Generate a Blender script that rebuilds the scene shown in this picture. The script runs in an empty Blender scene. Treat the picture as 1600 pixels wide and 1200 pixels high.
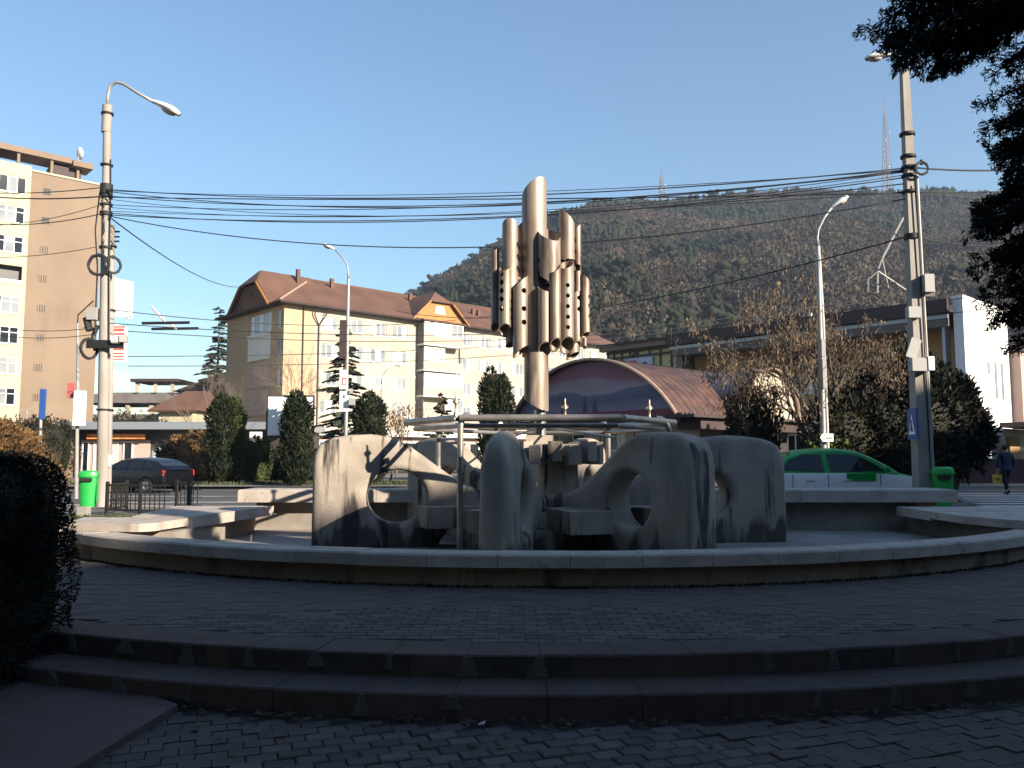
import bpy, math, random
import numpy as np
from mathutils import Vector, Matrix
random.seed(7); RNG = np.random.default_rng(7)
R = math.radians
SC = bpy.context.scene
COL = SC.collection

# ---------------------------------------------------------------- camera
CAMZ, FPX, PITCH = 1.35, 1280.0, 5.0
cam_d = bpy.data.cameras.new('camera'); cam = bpy.data.objects.new('camera', cam_d); COL.objects.link(cam)
cam.location = (0, 0, CAMZ); cam.rotation_euler = (R(90 + PITCH), 0, 0)
cam_d.sensor_width = 36; cam_d.lens = 36 * FPX / 1600; cam_d.clip_start = 0.05; cam_d.clip_end = 4000
SC.camera = cam
# ---------------------------------------------------------------- light
SUN_EL, SUN_AZ = 21.5, 129.0          # azimuth clockwise from +Y (camera forward)
W = bpy.data.worlds.new('World'); SC.world = W; W.use_nodes = True
nt = W.node_tree; nt.nodes.clear()
sky = nt.nodes.new('ShaderNodeTexSky'); sky.sky_type = 'NISHITA'; sky.sun_disc = False
sky.sun_elevation = R(SUN_EL); sky.sun_rotation = R(SUN_AZ)
sky.air_density = 1.5; sky.dust_density = 0.2; sky.ozone_density = 5.0; sky.altitude = 400
bg = nt.nodes.new('ShaderNodeBackground'); bg.inputs['Strength'].default_value = 0.079
wo = nt.nodes.new('ShaderNodeOutputWorld')
nt.links.new(sky.outputs[0], bg.inputs[0]); nt.links.new(bg.outputs[0], wo.inputs[0])
sd = bpy.data.lights.new('sun', 'SUN'); sun = bpy.data.objects.new('sun', sd); COL.objects.link(sun)
sd.energy = 5.0; sd.angle = R(0.55); sd.color = (1.0, 0.89, 0.74)
tosun = Vector((math.sin(R(SUN_AZ)) * math.cos(R(SUN_EL)), math.cos(R(SUN_AZ)) * math.cos(R(SUN_EL)), math.sin(R(SUN_EL))))
sun.rotation_euler = tosun.to_track_quat('Z', 'Y').to_euler(); sun.location = (30, -30, 20)
SC.view_settings.view_transform = 'Standard'; SC.view_settings.look = 'None'
SC.view_settings.exposure = 1.3; SC.view_settings.gamma = 1; SC.view_settings.use_curve_mapping = False

# ---------------------------------------------------------------- geometry helpers
def at(px, py, Y):
    """world point on the view line of photo pixel (px,py) at world distance Y in front"""
    a = math.atan((600 - py) / FPX) + R(PITCH)
    c = math.cos(math.atan((600 - py) / FPX))
    z = CAMZ + Y * math.tan(a)
    yc = Y * math.cos(R(PITCH)) + (z - CAMZ) * math.sin(R(PITCH))
    return Vector(((px - 800) / FPX * yc, Y, z))
def gp(px, py, z=0.0):
    a = math.atan((py - 600) / FPX) - R(PITCH)
    return at(px, py, (CAMZ - z) / math.tan(a))

class MB:
    def __init__(s): s.v = []; s.f = []
    def add(s, vs, fs):
        n = len(s.v); s.v += [tuple(v) for v in vs]; s.f += [tuple(i + n for i in f) for f in fs]; return s
    def box(s, x0, x1, y0, y1, z0, z1):
        return s.add([(x0,y0,z0),(x1,y0,z0),(x1,y1,z0),(x0,y1,z0),(x0,y0,z1),(x1,y0,z1),(x1,y1,z1),(x0,y1,z1)],
                     [(0,3,2,1),(4,5,6,7),(0,1,5,4),(1,2,6,5),(2,3,7,6),(3,0,4,7)])
    def bbox(s, x0, x1, y0, y1, z0, z1, b=.01):
        """box with chamfered top edges"""
        return s.add([(x0,y0,z0),(x1,y0,z0),(x1,y1,z0),(x0,y1,z0),(x0,y0,z1-b),(x1,y0,z1-b),(x1,y1,z1-b),(x0,y1,z1-b),
                      (x0+b,y0+b,z1),(x1-b,y0+b,z1),(x1-b,y1-b,z1),(x0+b,y1-b,z1)],
                     [(0,3,2,1),(8,9,10,11),(0,1,5,4),(1,2,6,5),(2,3,7,6),(3,0,4,7),(4,5,9,8),(5,6,10,9),(6,7,11,10),(7,4,8,11)])
    def obox(s, c, sz, rz=0, rx=0, ry=0):
        M = Matrix.Translation(c) @ Matrix.Rotation(rz, 4, 'Z') @ Matrix.Rotation(ry, 4, 'Y') @ Matrix.Rotation(rx, 4, 'X')
        a, b, d = sz[0]/2, sz[1]/2, sz[2]/2
        vs = [M @ Vector(p) for p in [(-a,-b,-d),(a,-b,-d),(a,b,-d),(-a,b,-d),(-a,-b,d),(a,-b,d),(a,b,d),(-a,b,d)]]
        return s.add(vs, [(0,3,2,1),(4,5,6,7),(0,1,5,4),(1,2,6,5),(2,3,7,6),(3,0,4,7)])
    def prism(s, poly, d0, d1, axis='z'):
        """poly 2D extruded along axis. z:(x,y) y:(x,z) x:(y,z)"""
        def P(p, d): return (p[0],p[1],d) if axis=='z' else ((p[0],d,p[1]) if axis=='y' else (d,p[0],p[1]))
        n = len(poly)
        vs = [P(p,d0) for p in poly] + [P(p,d1) for p in poly]
        fs = [tuple(range(n))[::-1], tuple(range(n, 2*n))] + [(i,(i+1)%n,(i+1)%n+n,i+n) for i in range(n)]
        return s.add(vs, fs)
    def cyl(s, p0, p1, r0, r1=None, n=10, caps=True):
        return s.tube([p0, p1], [r0, r0 if r1 is None else r1], n, caps)
    def tube(s, pts, rs, n=8, caps=True):
        pts = [Vector(p) for p in pts]
        if not hasattr(rs, '__len__'): rs = [rs]*len(pts)
        d = (pts[1]-pts[0]).normalized()
        u = d.orthogonal().normalized(); base = len(s.v); k = len(pts)
        for i, p in enumerate(pts):
            t = (pts[min(i+1,k-1)] - pts[max(i-1,0)]).normalized()
            u = (u - t*u.dot(t)).normalized(); w = t.cross(u)
            for j in range(n):
                a = 2*math.pi*j/n
                s.v.append(tuple(p + (u*math.cos(a) + w*math.sin(a))*rs[i]))
        for i in range(k-1):
            for j in range(n):
                a = base+i*n+j; b = base+i*n+(j+1)%n
                s.f.append((a,b,b+n,a+n))
        if caps:
            s.f.append(tuple(range(base,base+n))[::-1]); s.f.append(tuple(range(base+(k-1)*n, base+k*n)))
        return s
    def lathe(s, prof, c=(0,0,0), n=20, axis='z'):
        base=len(s.v)
        for r,z in prof:
            for j in range(n):
                a=2*math.pi*j/n; x,y=r*math.cos(a),r*math.sin(a)
                p=(x,y,z) if axis=='z' else ((x,z,y) if axis=='y' else (z,x,y))
                s.v.append((p[0]+c[0],p[1]+c[1],p[2]+c[2]))
        for i in range(len(prof)-1):
            for j in range(n):
                a=base+i*n+j; b=base+i*n+(j+1)%n
                s.f.append((a,b,b+n,a+n))
        return s
    def ball(s, c, r, nu=10, nv=7):
        prof=[(max(1e-4,math.sin(math.pi*i/nv)), -math.cos(math.pi*i/nv)) for i in range(nv+1)]
        rr = r if hasattr(r,'__len__') else (r,r,r)
        b=len(s.v); s.lathe(prof,(0,0,0),nu)
        for i in range(b,len(s.v)):
            v=s.v[i]; s.v[i]=(v[0]*rr[0]+c[0], v[1]*rr[1]+c[1], v[2]*rr[2]+c[2])
        return s
    def mesh(s, name, m=None, smooth=False):
        me = bpy.data.meshes.new(name); me.from_pydata(s.v, [], s.f)
        if m: me.materials.append(m)
        if smooth is True: me.polygons.foreach_set('use_smooth', [True]*len(me.polygons))
        elif smooth: me.polygons.foreach_set('use_smooth', [True]*len(me.polygons)); me.set_sharp_from_angle(angle=R(smooth))
        me.update(); return me
    def build(s, name, m=None, parent=None, smooth=False, loc=None, rz=0, **kw):
        o = bpy.data.objects.new(name, s.mesh(name, m, smooth)); COL.objects.link(o)
        if parent: o.parent = parent
        if loc is not None: o.location = loc
        if rz: o.rotation_euler = (0,0,rz)
        return tag(o, **kw)
def tag(o, label=None, cat=None, group=None, kind=None):
    if label: o['label'] = label
    if cat: o['category'] = cat
    if group: o['group'] = group
    if kind: o['kind'] = kind
    return o
def empty(name, loc=(0,0,0), rz=0, parent=None, **kw):
    o = bpy.data.objects.new(name, None); COL.objects.link(o); o.location = loc; o.rotation_euler = (0,0,rz)
    o.empty_display_size = .2
    if parent: o.parent = parent
    return tag(o, **kw)
def clone(o, parent=None, **kw):
    c = o.copy(); COL.objects.link(c)
    if parent: c.parent = parent
    for ch in list(o.children): clone(ch, c)
    return tag(c, **kw)
def inst(name, me, parent=None, loc=(0,0,0), rz=0, scale=None, **kw):
    o = bpy.data.objects.new(name, me); COL.objects.link(o)
    if parent: o.parent = parent
    o.location = loc; o.rotation_euler = (0,0,rz)
    if scale: o.scale = scale
    return tag(o, **kw)
def bake(o):
    """replace an object's data by its evaluated mesh and drop the modifiers"""
    dg = bpy.context.evaluated_depsgraph_get(); dg.update()
    me = bpy.data.meshes.new_from_object(o.evaluated_get(dg)); return me
def npmesh(name, V, F, m=None, smooth=False, matidx=None):
    """V (n,3), F (k,3|4) numpy"""
    me = bpy.data.meshes.new(name); k = F.shape[1]
    me.vertices.add(len(V)); me.vertices.foreach_set('co', np.ascontiguousarray(V, dtype=np.float32).ravel())
    me.loops.add(F.size); me.loops.foreach_set('vertex_index', F.astype(np.int32).ravel())
    me.polygons.add(len(F)); me.polygons.foreach_set('loop_start', np.arange(0, F.size, k, dtype=np.int32))
    me.polygons.foreach_set('loop_total', np.full(len(F), k, dtype=np.int32))
    for q in (m if isinstance(m, (list, tuple)) else [m]):
        if q: me.materials.append(q)
    if matidx is not None: me.polygons.foreach_set('material_index', matidx.astype(np.int32))
    if smooth: me.polygons.foreach_set('use_smooth', np.ones(len(F), dtype=bool))
    me.update(calc_edges=True); return me

# ---------------------------------------------------------------- materials
def mat(name, col, rough=.8, col2=None, scale=4.0, detail=4, bump=0.0, bscale=None, metal=0.0, stretch=(1,1,1), spec=.5, thr=(.35,.65), extra=None, trans=0.0):
    m = bpy.data.materials.new(name); m.use_nodes = True; n = m.node_tree; L = n.links; b = n.nodes['Principled BSDF']
    b.inputs['Base Color'].default_value = (*col, 1); b.inputs['Roughness'].default_value = rough
    b.inputs['Metallic'].default_value = metal; b.inputs['Specular IOR Level'].default_value = spec
    tc = n.nodes.new('ShaderNodeTexCoord'); mp = n.nodes.new('ShaderNodeMapping'); mp.inputs['Scale'].default_value = stretch
    L.new(tc.outputs['Object'], mp.inputs[0])
    out = None
    if col2:
        no = n.nodes.new('ShaderNodeTexNoise'); no.inputs['Scale'].default_value = scale; no.inputs['Detail'].default_value = detail
        cr = n.nodes.new('ShaderNodeValToRGB'); e = cr.color_ramp.elements
        e[0].position, e[1].position = thr; e[0].color = (*col, 1); e[1].color = (*col2, 1)
        L.new(mp.outputs[0], no.inputs['Vector']); L.new(no.outputs[0], cr.inputs[0]); out = cr.outputs[0]
    for ex in (extra or []):   # (colour, scale, stretch, lo, hi) stains mixed over
        mp2 = n.nodes.new('ShaderNodeMapping'); mp2.inputs['Scale'].default_value = ex[2]; L.new(tc.outputs['Object'], mp2.inputs[0])
        no = n.nodes.new('ShaderNodeTexNoise'); no.inputs['Scale'].default_value = ex[1]; no.inputs['Detail'].default_value = 5
        mr = n.nodes.new('ShaderNodeMapRange'); mr.inputs['From Min'].default_value = ex[3]; mr.inputs['From Max'].default_value = ex[4]
        L.new(mp2.outputs[0], no.inputs['Vector']); L.new(no.outputs[0], mr.inputs['Value'])
        mx = n.nodes.new('ShaderNodeMix'); mx.data_type = 'RGBA'
        L.new(mr.outputs[0], mx.inputs['Factor'])
        if out: L.new(out, mx.inputs['A'])
        else: mx.inputs['A'].default_value = (*col, 1)
        mx.inputs['B'].default_value = (*ex[0], 1); out = mx.outputs['Result']
    if out: L.new(out, b.inputs['Base Color'])
    if bump:
        nb = n.nodes.new('ShaderNodeTexNoise'); nb.inputs['Scale'].default_value = bscale or scale*6; nb.inputs['Detail'].default_value = 5
        bp = n.nodes.new('ShaderNodeBump'); bp.inputs['Strength'].default_value = bump; bp.inputs['Distance'].default_value = .02
        L.new(mp.outputs[0], nb.inputs['Vector']); L.new(nb.outputs[0], bp.inputs['Height']); L.new(bp.outputs[0], b.inputs['Normal'])
    return m
M = {}
M['concrete'] = mat('sculpture_concrete', (.26,.215,.170), .85, (.36,.305,.245), 2.2, 6, .35, 30,
    extra=[((.022,.018,.017), 4.2, (1,1,.10), .57, .64), ((.16,.14,.125), 1.3, (1,1,.6), .5, .75)])
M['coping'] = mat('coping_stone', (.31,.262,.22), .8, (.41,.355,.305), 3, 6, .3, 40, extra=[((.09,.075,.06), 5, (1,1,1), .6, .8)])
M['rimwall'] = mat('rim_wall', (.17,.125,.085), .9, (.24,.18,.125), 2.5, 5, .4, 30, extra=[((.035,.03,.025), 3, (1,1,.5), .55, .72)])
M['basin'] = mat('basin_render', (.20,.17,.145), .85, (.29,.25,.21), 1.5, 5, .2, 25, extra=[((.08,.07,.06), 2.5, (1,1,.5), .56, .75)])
M['floor'] = mat('basin_floor', (.16,.145,.13), .75, (.25,.225,.20), 1.2, 6, .2, 20)
M['steel'] = mat('weathered_steel', (.20,.15,.115), .5, (.33,.26,.205), 2.5, 6, .12, 20, metal=.35, stretch=(1,1,.25), extra=[((.075,.045,.032), 5, (1,1,.16), .50, .68), ((.40,.34,.28), 7, (1,1,.12), .60, .75)])
M['pipe'] = mat('stainless_pipe', (.24,.215,.19), .36, (.36,.33,.30), 5, 3, 0, metal=.6)
M['nozzle'] = mat('brass_nozzle', (.45,.36,.22), .4, metal=.7)
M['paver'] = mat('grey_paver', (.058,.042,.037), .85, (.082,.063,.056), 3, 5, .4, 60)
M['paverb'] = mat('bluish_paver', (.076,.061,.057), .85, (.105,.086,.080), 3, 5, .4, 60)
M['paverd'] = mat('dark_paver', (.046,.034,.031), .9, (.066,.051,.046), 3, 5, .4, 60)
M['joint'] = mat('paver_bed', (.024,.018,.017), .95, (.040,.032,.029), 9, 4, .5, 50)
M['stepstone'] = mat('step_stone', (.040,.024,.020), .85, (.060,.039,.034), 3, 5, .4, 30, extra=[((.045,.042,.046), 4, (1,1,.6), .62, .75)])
M['mortar'] = mat('joint_mortar', (.052,.046,.048), .9, (.075,.068,.07), 12, 4, .4, 40)
M['slab'] = mat('pink_slab', (.066,.041,.036), .85, (.088,.060,.055), 2.5, 5, .3, 40)
M['asphalt'] = mat('asphalt', (.055,.052,.05), .85, (.075,.07,.066), .6, 6, .3, 80)
M['sidewalk'] = mat('far_sidewalk', (.12,.105,.09), .9, (.18,.155,.13), .7, 5, .2, 20)
M['earth'] = mat('earth_and_grass', (.035,.035,.02), .95, (.07,.055,.035), .3, 6, .4, 8)
M['kerb'] = mat('kerb_stone', (.22,.20,.18), .85, (.3,.27,.24), 2, 4, .2, 20)
M['line'] = mat('road_paint', (.62,.60,.56), .7, (.45,.43,.40), 3, 5)
M['green'] = mat('green_car_paint', (.004,.24,.035), .35, spec=.3)
M['whitep'] = mat('white_car_paint', (.66,.66,.64), .3)
M['darkpaint'] = mat('dark_car_paint', (.002,.0025,.004), .3)
M['glass'] = mat('dark_glass', (.012,.014,.018), .08, spec=.3)
M['rubber'] = mat('rubber', (.012,.012,.012), .8)
M['rim'] = mat('wheel_rim', (.35,.35,.36), .35, metal=.8)
M['black'] = mat('black_trim', (.01,.01,.01), .6)
M['redlamp'] = mat('tail_lamp', (.55,.02,.02), .2)
M['clearlamp'] = mat('head_lamp', (.7,.7,.72), .15)
M['binplastic'] = mat('green_plastic', (.02,.32,.06), .4, (.025,.37,.07), 5)
M['polec'] = mat('pole_concrete', (.23,.20,.17), .85, (.31,.275,.24), 3, 5, .3, 25, stretch=(1,1,.3))
M['polem'] = mat('pole_metal', (.28,.265,.25), .5, (.35,.33,.31), 3, metal=.3)
M['lamphead'] = mat('lamp_head', (.62,.60,.56), .45)
M['lens'] = mat('lamp_lens', (.45,.40,.32), .2)
M['cable'] = mat('black_cable', (.015,.015,.018), .7)
M['iron'] = mat('rusty_iron', (.007,.006,.006), .7, (.014,.010,.009), 8)
M['white'] = mat('white_board', (.75,.74,.72), .6)
M['redsign'] = mat('red_print', (.42,.10,.09), .6)
M['bluesign'] = mat('blue_sign', (.02,.07,.25), .5)
M['greybox'] = mat('grey_box', (.30,.29,.27), .6)
M['cream'] = mat('cream_render', (.36,.315,.24), .9, (.42,.37,.29), .25, 5, .15, 8)
M['ochre'] = mat('ochre_render', (.40,.285,.175), .9, (.45,.325,.205), .4, 5, .15, 8)
M['pinkband'] = mat('spandrel_render', (.38,.285,.22), .9, (.43,.33,.26), .5, 5, .15, 8)
M['tan'] = mat('tan_render', (.185,.132,.092), .9, (.215,.155,.108), .22, 6, .2, 5, extra=[((.165,.118,.083), .35, (1,1,.5), .55, .7)])
M['paleyellow'] = mat('pale_yellow_render', (.42,.365,.24), .9, (.46,.40,.27), .5, 4)
M['whitewall'] = mat('white_render', (.74,.72,.70), .85, (.68,.66,.64), .5, 4)
M['pinkwall'] = mat('pinkish_render', (.42,.30,.25), .9, (.47,.34,.29), .5, 4)
M['frame'] = mat('window_frame', (.72,.71,.68), .5)
M['winglass'] = mat('window_glass', (.16,.17,.18), .06, (.26,.26,.26), .35, 1, spec=.8)
M['curtainw'] = mat('pale_curtained_glass', (.50,.48,.44), .15, spec=.8)
M['balcony'] = mat('glazed_balcony_panel', (.62,.60,.56), .5)
M['roof'] = mat('brown_roof_tiles', (.092,.044,.028), .8, (.125,.060,.037), .5, 5)
M['orangewood'] = mat('orange_boards', (.32,.14,.035), .7, (.38,.17,.045), 1.5, 4, stretch=(1,1,.2))
M['fascia'] = mat('dark_fascia', (.035,.02,.02), .7, (.05,.03,.028), 2)
M['gutter'] = mat('zinc_gutter', (.32,.33,.35), .4, metal=.5)
M['soffit'] = mat('grey_soffit', (.12,.105,.10), .9, (.16,.14,.13), 1)
M['ochrewall'] = mat('hall_ochre_wall', (.34,.20,.085), .9, (.40,.25,.11), .5, 5)
M['copper'] = mat('brown_vault_metal', (.115,.058,.040), .55, (.055,.030,.024), 1.6, 6, .1, 10, metal=.1)
M['vault2'] = mat('grey_vault_metal', (.09,.075,.09), .5, (.13,.11,.12), 1, 4, metal=.2)
M['vaultrim'] = mat('pale_rim', (.36,.24,.17), .6)
M['tympan'] = mat('pale_tympanum', (.50,.44,.34), .85, (.40,.34,.26), 1.3, 5)
M['timber'] = mat('dark_timber', (.07,.04,.03), .8)
M['yellowpanel'] = mat('yellow_panel', (.46,.40,.20), .8, (.54,.47,.25), 1)
M['darkfront'] = mat('dark_shopfront', (.03,.025,.025), .5, (.05,.04,.035), 1)
M['bark'] = mat('bark', (.06,.045,.035), .95, (.10,.08,.06), 5, 4, .5, 30)
M['barkl'] = mat('pale_bark', (.16,.12,.085), .95, (.22,.17,.12), 5, 4, .4, 30)
def leafmat(name, a, b, sc=1.2, rough=.7):
    return mat(name, a, rough, b, sc, 3, spec=.25, thr=(.38,.62))
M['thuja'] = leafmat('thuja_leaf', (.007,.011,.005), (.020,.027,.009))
M['thujal'] = leafmat('sunny_thuja_leaf', (.02,.028,.008), (.06,.068,.016))  # thuja green with sunlight put into the colour; also the yellow green bushes
M['spruce'] = leafmat('spruce_needle', (.018,.028,.016), (.04,.05,.03))
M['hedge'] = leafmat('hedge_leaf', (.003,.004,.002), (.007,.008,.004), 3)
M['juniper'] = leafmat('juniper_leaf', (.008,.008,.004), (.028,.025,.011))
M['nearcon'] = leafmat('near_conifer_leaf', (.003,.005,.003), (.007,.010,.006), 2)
M['autumn'] = leafmat('autumn_leaf', (.06,.035,.015), (.15,.085,.032))
M['weep'] = leafmat('dry_seed_pod', (.075,.048,.028), (.18,.12,.068), 1.5)
M['grass'] = leafmat('grass_blade', (.03,.04,.012), (.07,.08,.03), 1.5)
M['woodcon'] = leafmat('far_conifer', (.007,.011,.006), (.028,.032,.013), .015, .95)
M['wooddec'] = leafmat('far_bare_wood', (.026,.020,.015), (.080,.058,.040), .02, .95)
M['woodpale'] = leafmat('far_pale_wood', (.09,.075,.04), (.13,.10,.06), .02, .95)
M['hill'] = mat('hill_ground', (.04,.033,.026), .95, (.07,.055,.042), .02, 6)
M['rock'] = mat('crag', (.12,.10,.08), .95, (.20,.17,.135), .1, 5, .5, 1)
M['mast'] = mat('mast_steel', (.16,.15,.16), .7)
M['mastred'] = mat('mast_red', (.20,.12,.12), .7)
M['skin'] = mat('skin', (.35,.2,.14), .6)
M['navy'] = mat('navy_jacket', (.010,.018,.042), .8, (.016,.028,.06), 8)
M['trous'] = mat('dark_trousers', (.012,.012,.014), .9)
M['hair'] = mat('dark_hair', (.012,.01,.009), .8)
M['bag'] = mat('yellow_bag', (.55,.40,.04), .5)
M['leaf'] = mat('fallen_leaf', (.08,.045,.02), .8, (.04,.025,.012), 20)
M['paper'] = mat('paper_scrap', (.4,.4,.42), .8)
M['redlet'] = mat('orange_red_sign', (.75,.16,.03), .5, (.80,.35,.10), 3, stretch=(1,1,1))

# damp dirt creeping up from the foot of the concrete pieces
_m=M['concrete'].node_tree; _b=_m.nodes['Principled BSDF']; _src=_b.inputs['Base Color'].links[0].from_socket
_tc=_m.nodes.new('ShaderNodeTexCoord'); _sx=_m.nodes.new('ShaderNodeSeparateXYZ'); _m.links.new(_tc.outputs['Object'],_sx.inputs[0])
_no=_m.nodes.new('ShaderNodeTexNoise'); _no.inputs['Scale'].default_value=4.5; _no.inputs['Detail'].default_value=5
_mp=_m.nodes.new('ShaderNodeMapping'); _mp.inputs['Scale'].default_value=(1,1,.25); _m.links.new(_tc.outputs['Object'],_mp.inputs[0]); _m.links.new(_mp.outputs[0],_no.inputs[0])
_mul=_m.nodes.new('ShaderNodeMath'); _mul.operation='MULTIPLY_ADD'; _m.links.new(_sx.outputs['Z'],_mul.inputs[0]); _mul.inputs[1].default_value=-.55; _m.links.new(_no.outputs[0],_mul.inputs[2])
_mr=_m.nodes.new('ShaderNodeMapRange'); _mr.inputs['From Min'].default_value=.30; _mr.inputs['From Max'].default_value=.42; _mr.inputs['To Max'].default_value=.85; _m.links.new(_mul.outputs[0],_mr.inputs['Value'])
_mx=_m.nodes.new('ShaderNodeMix'); _mx.data_type='RGBA'; _m.links.new(_mr.outputs[0],_mx.inputs['Factor']); _m.links.new(_src,_mx.inputs['A']); _mx.inputs['B'].default_value=(.035,.026,.022,1); _m.links.new(_mx.outputs['Result'],_b.inputs['Base Color'])
def rel(mb, root):
    l = root.location; mb.v = [(v[0]-l.x, v[1]-l.y, v[2]-l.z) for v in mb.v]; return mb
# ================================================================ GROUND
MB().add([(-900,-500,-.32),(900,-500,-.32),(900,17,-.32),(-900,17,-.32)], [(0,1,2,3)]).build('ground', M['joint'], kind='structure')
MB().add([(-900,16,-.10),(900,16,-.10),(900,1500,-.10),(-900,1500,-.10)], [(0,1,2,3)]).build('far_ground', M['earth'], kind='structure')
CS = (.3, 16.0); RS = 10.3
kerbline = [(-60,27),(-12,22.6),(-3,20.6),(3,17.7),(12,17.3),(16,18.3),(60,26)]
road = MB().add([(x,y-.3,-.05) for x,y in kerbline] + [(60,36,-.05),(-60,34,-.05)], [tuple(range(9))])
road.build('road', M['asphalt'], kind='structure')
arc = [(CS[0]+RS*math.sin(R(a)), CS[1]-RS*math.cos(R(a))) for a in range(-60, 61, 3)]
poly = [(-60,10.85)] + arc + [(60,10.85)] + kerbline[::-1]
plaza = MB().prism(poly, -.34, -.012).build('plaza', M['joint'], kind='structure')
# sunlit walk between basin and road (plain concrete sheet over the plaza bed)
MB().add([(-60,15.2,-.004),(-7.6,15.2,-.004),(-7.6,14.2,-.004),(-6.6,14.2,-.004),(-6.6,15.9,-.004),(9.8,15.9,-.004),(60,15.9,-.004)] + [(x,y-.16,-.004) for x,y in kerbline[::-1]], [tuple(range(14))]).build('pavement', M['sidewalk'], kind='structure')
kr = empty('kerb', (0,0,0), kind='structure')
def kerb(line, zt, parent):
    for (a, b) in zip(line, line[1:]):
        a = Vector((*a,0)); b = Vector((*b,0)); d = b-a; n = max(1, int(d.length/1.0))
        if d.length > 30:
            t = d.normalized()
            if a.x < -30: a = b - t*26; n = 26
            else: b = a + t*20; n = 20
            d = b-a
        for i in range(n):
            c = a + d*((i+.5)/n)
            MB().obox((c.x,c.y,zt/2-.06), (d.length/n-.012,.15,zt+.12), math.atan2(d.y,d.x)).build('kerb_stone', M['kerb'], parent)
kerb(kerbline, .03, kr)
kerb([(-40,34.2),(40,35.6)], .08, kr)
MB().add([(-60,34.1,.05),(60,36.0,.05),(60,60,.05),(-60,60,.05)], [(0,1,2,3)]).build('pavement', M['sidewalk'], kind='structure')
MB().prism([(5.5,23.2),(12.4,22.8),(16.9,34.02),(5.5,34.02)],-.06,.054).build('verge', M['earth'], kind='structure')
kerb([(5.5,23.1),(12.5,22.7)],.07,kr); kerb([(12.6,22.75),(17.0,34.0)],.07,kr); kerb([(5.4,34.0),(5.4,23.1)],.07,kr)
lr = empty('road_marking', (0,0,-.046), kind='structure')
for (x0,x1,y) in [(-14,-3.4,28.5),(-12.6,-4.4,24.9),(-2.5,4,26.6),(18,30,30.5)]:
    MB().box(x0,x1,y-.07,y+.07,0,.004).build('painted_line', M['line'], lr)
for i in range(9):
    y = 20.4+i*1.25; xs = 12.6+ (y-22)*.42
    MB().box(xs, xs+6.0, y-.27, y+.27, 0,.004).build('crossing_stripe', M['line'], lr)

# foreground pavers (lower level)
def paver_mesh(w,d,h,m,name='paver'):
    return MB().bbox(-w/2,w/2,-d/2,d/2,-h,0,.008).mesh(name, m)
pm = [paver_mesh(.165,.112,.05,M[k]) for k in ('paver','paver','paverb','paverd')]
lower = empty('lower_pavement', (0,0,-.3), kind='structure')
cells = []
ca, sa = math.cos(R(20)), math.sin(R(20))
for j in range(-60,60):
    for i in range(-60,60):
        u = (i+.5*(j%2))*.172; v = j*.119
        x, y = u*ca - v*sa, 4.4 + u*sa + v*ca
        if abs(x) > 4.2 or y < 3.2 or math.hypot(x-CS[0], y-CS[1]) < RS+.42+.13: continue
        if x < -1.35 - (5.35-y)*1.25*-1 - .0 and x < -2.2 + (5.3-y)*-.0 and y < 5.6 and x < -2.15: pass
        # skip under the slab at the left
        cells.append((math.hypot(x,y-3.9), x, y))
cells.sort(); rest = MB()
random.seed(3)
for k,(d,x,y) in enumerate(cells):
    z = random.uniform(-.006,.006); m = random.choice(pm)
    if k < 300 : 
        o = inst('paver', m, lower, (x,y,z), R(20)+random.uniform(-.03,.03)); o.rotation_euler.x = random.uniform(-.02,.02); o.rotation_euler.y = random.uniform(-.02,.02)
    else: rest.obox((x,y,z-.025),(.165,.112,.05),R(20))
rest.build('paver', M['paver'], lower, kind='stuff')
# plaza pavers
pm2 = [paver_mesh(.1965,.0985,.05,M[k]) for k in ('paver','paver','paverb','paverd')]
up = empty('upper_pavement', (0,0,0), kind='structure'); cells = []
for j in range(0,62):
    for i in range(-45,50):
        x = (i+.5*(j%2))*.2; y = 5.75+j*.102
        r = math.hypot(x-CS[0], y-CS[1])
        if r > RS-.42 or math.hypot(x-.6,y-18) < 9.42+.08 or y < 5.4 or y>13.5 : continue
        cells.append((math.hypot(x,y), x, y))
cells.sort(); rest = MB()
for k,(d,x,y) in enumerate(cells):
    z = random.uniform(-.002,.002)
    if k < 300: inst('paver', random.choice(pm2), up, (x,y,z), random.uniform(-.008,.008))
    else: rest.obox((x,y,z-.025),(.1965,.0985,.05),random.uniform(-.008,.008))
rest.build('paver', M['paver'], up, kind='stuff')
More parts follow.
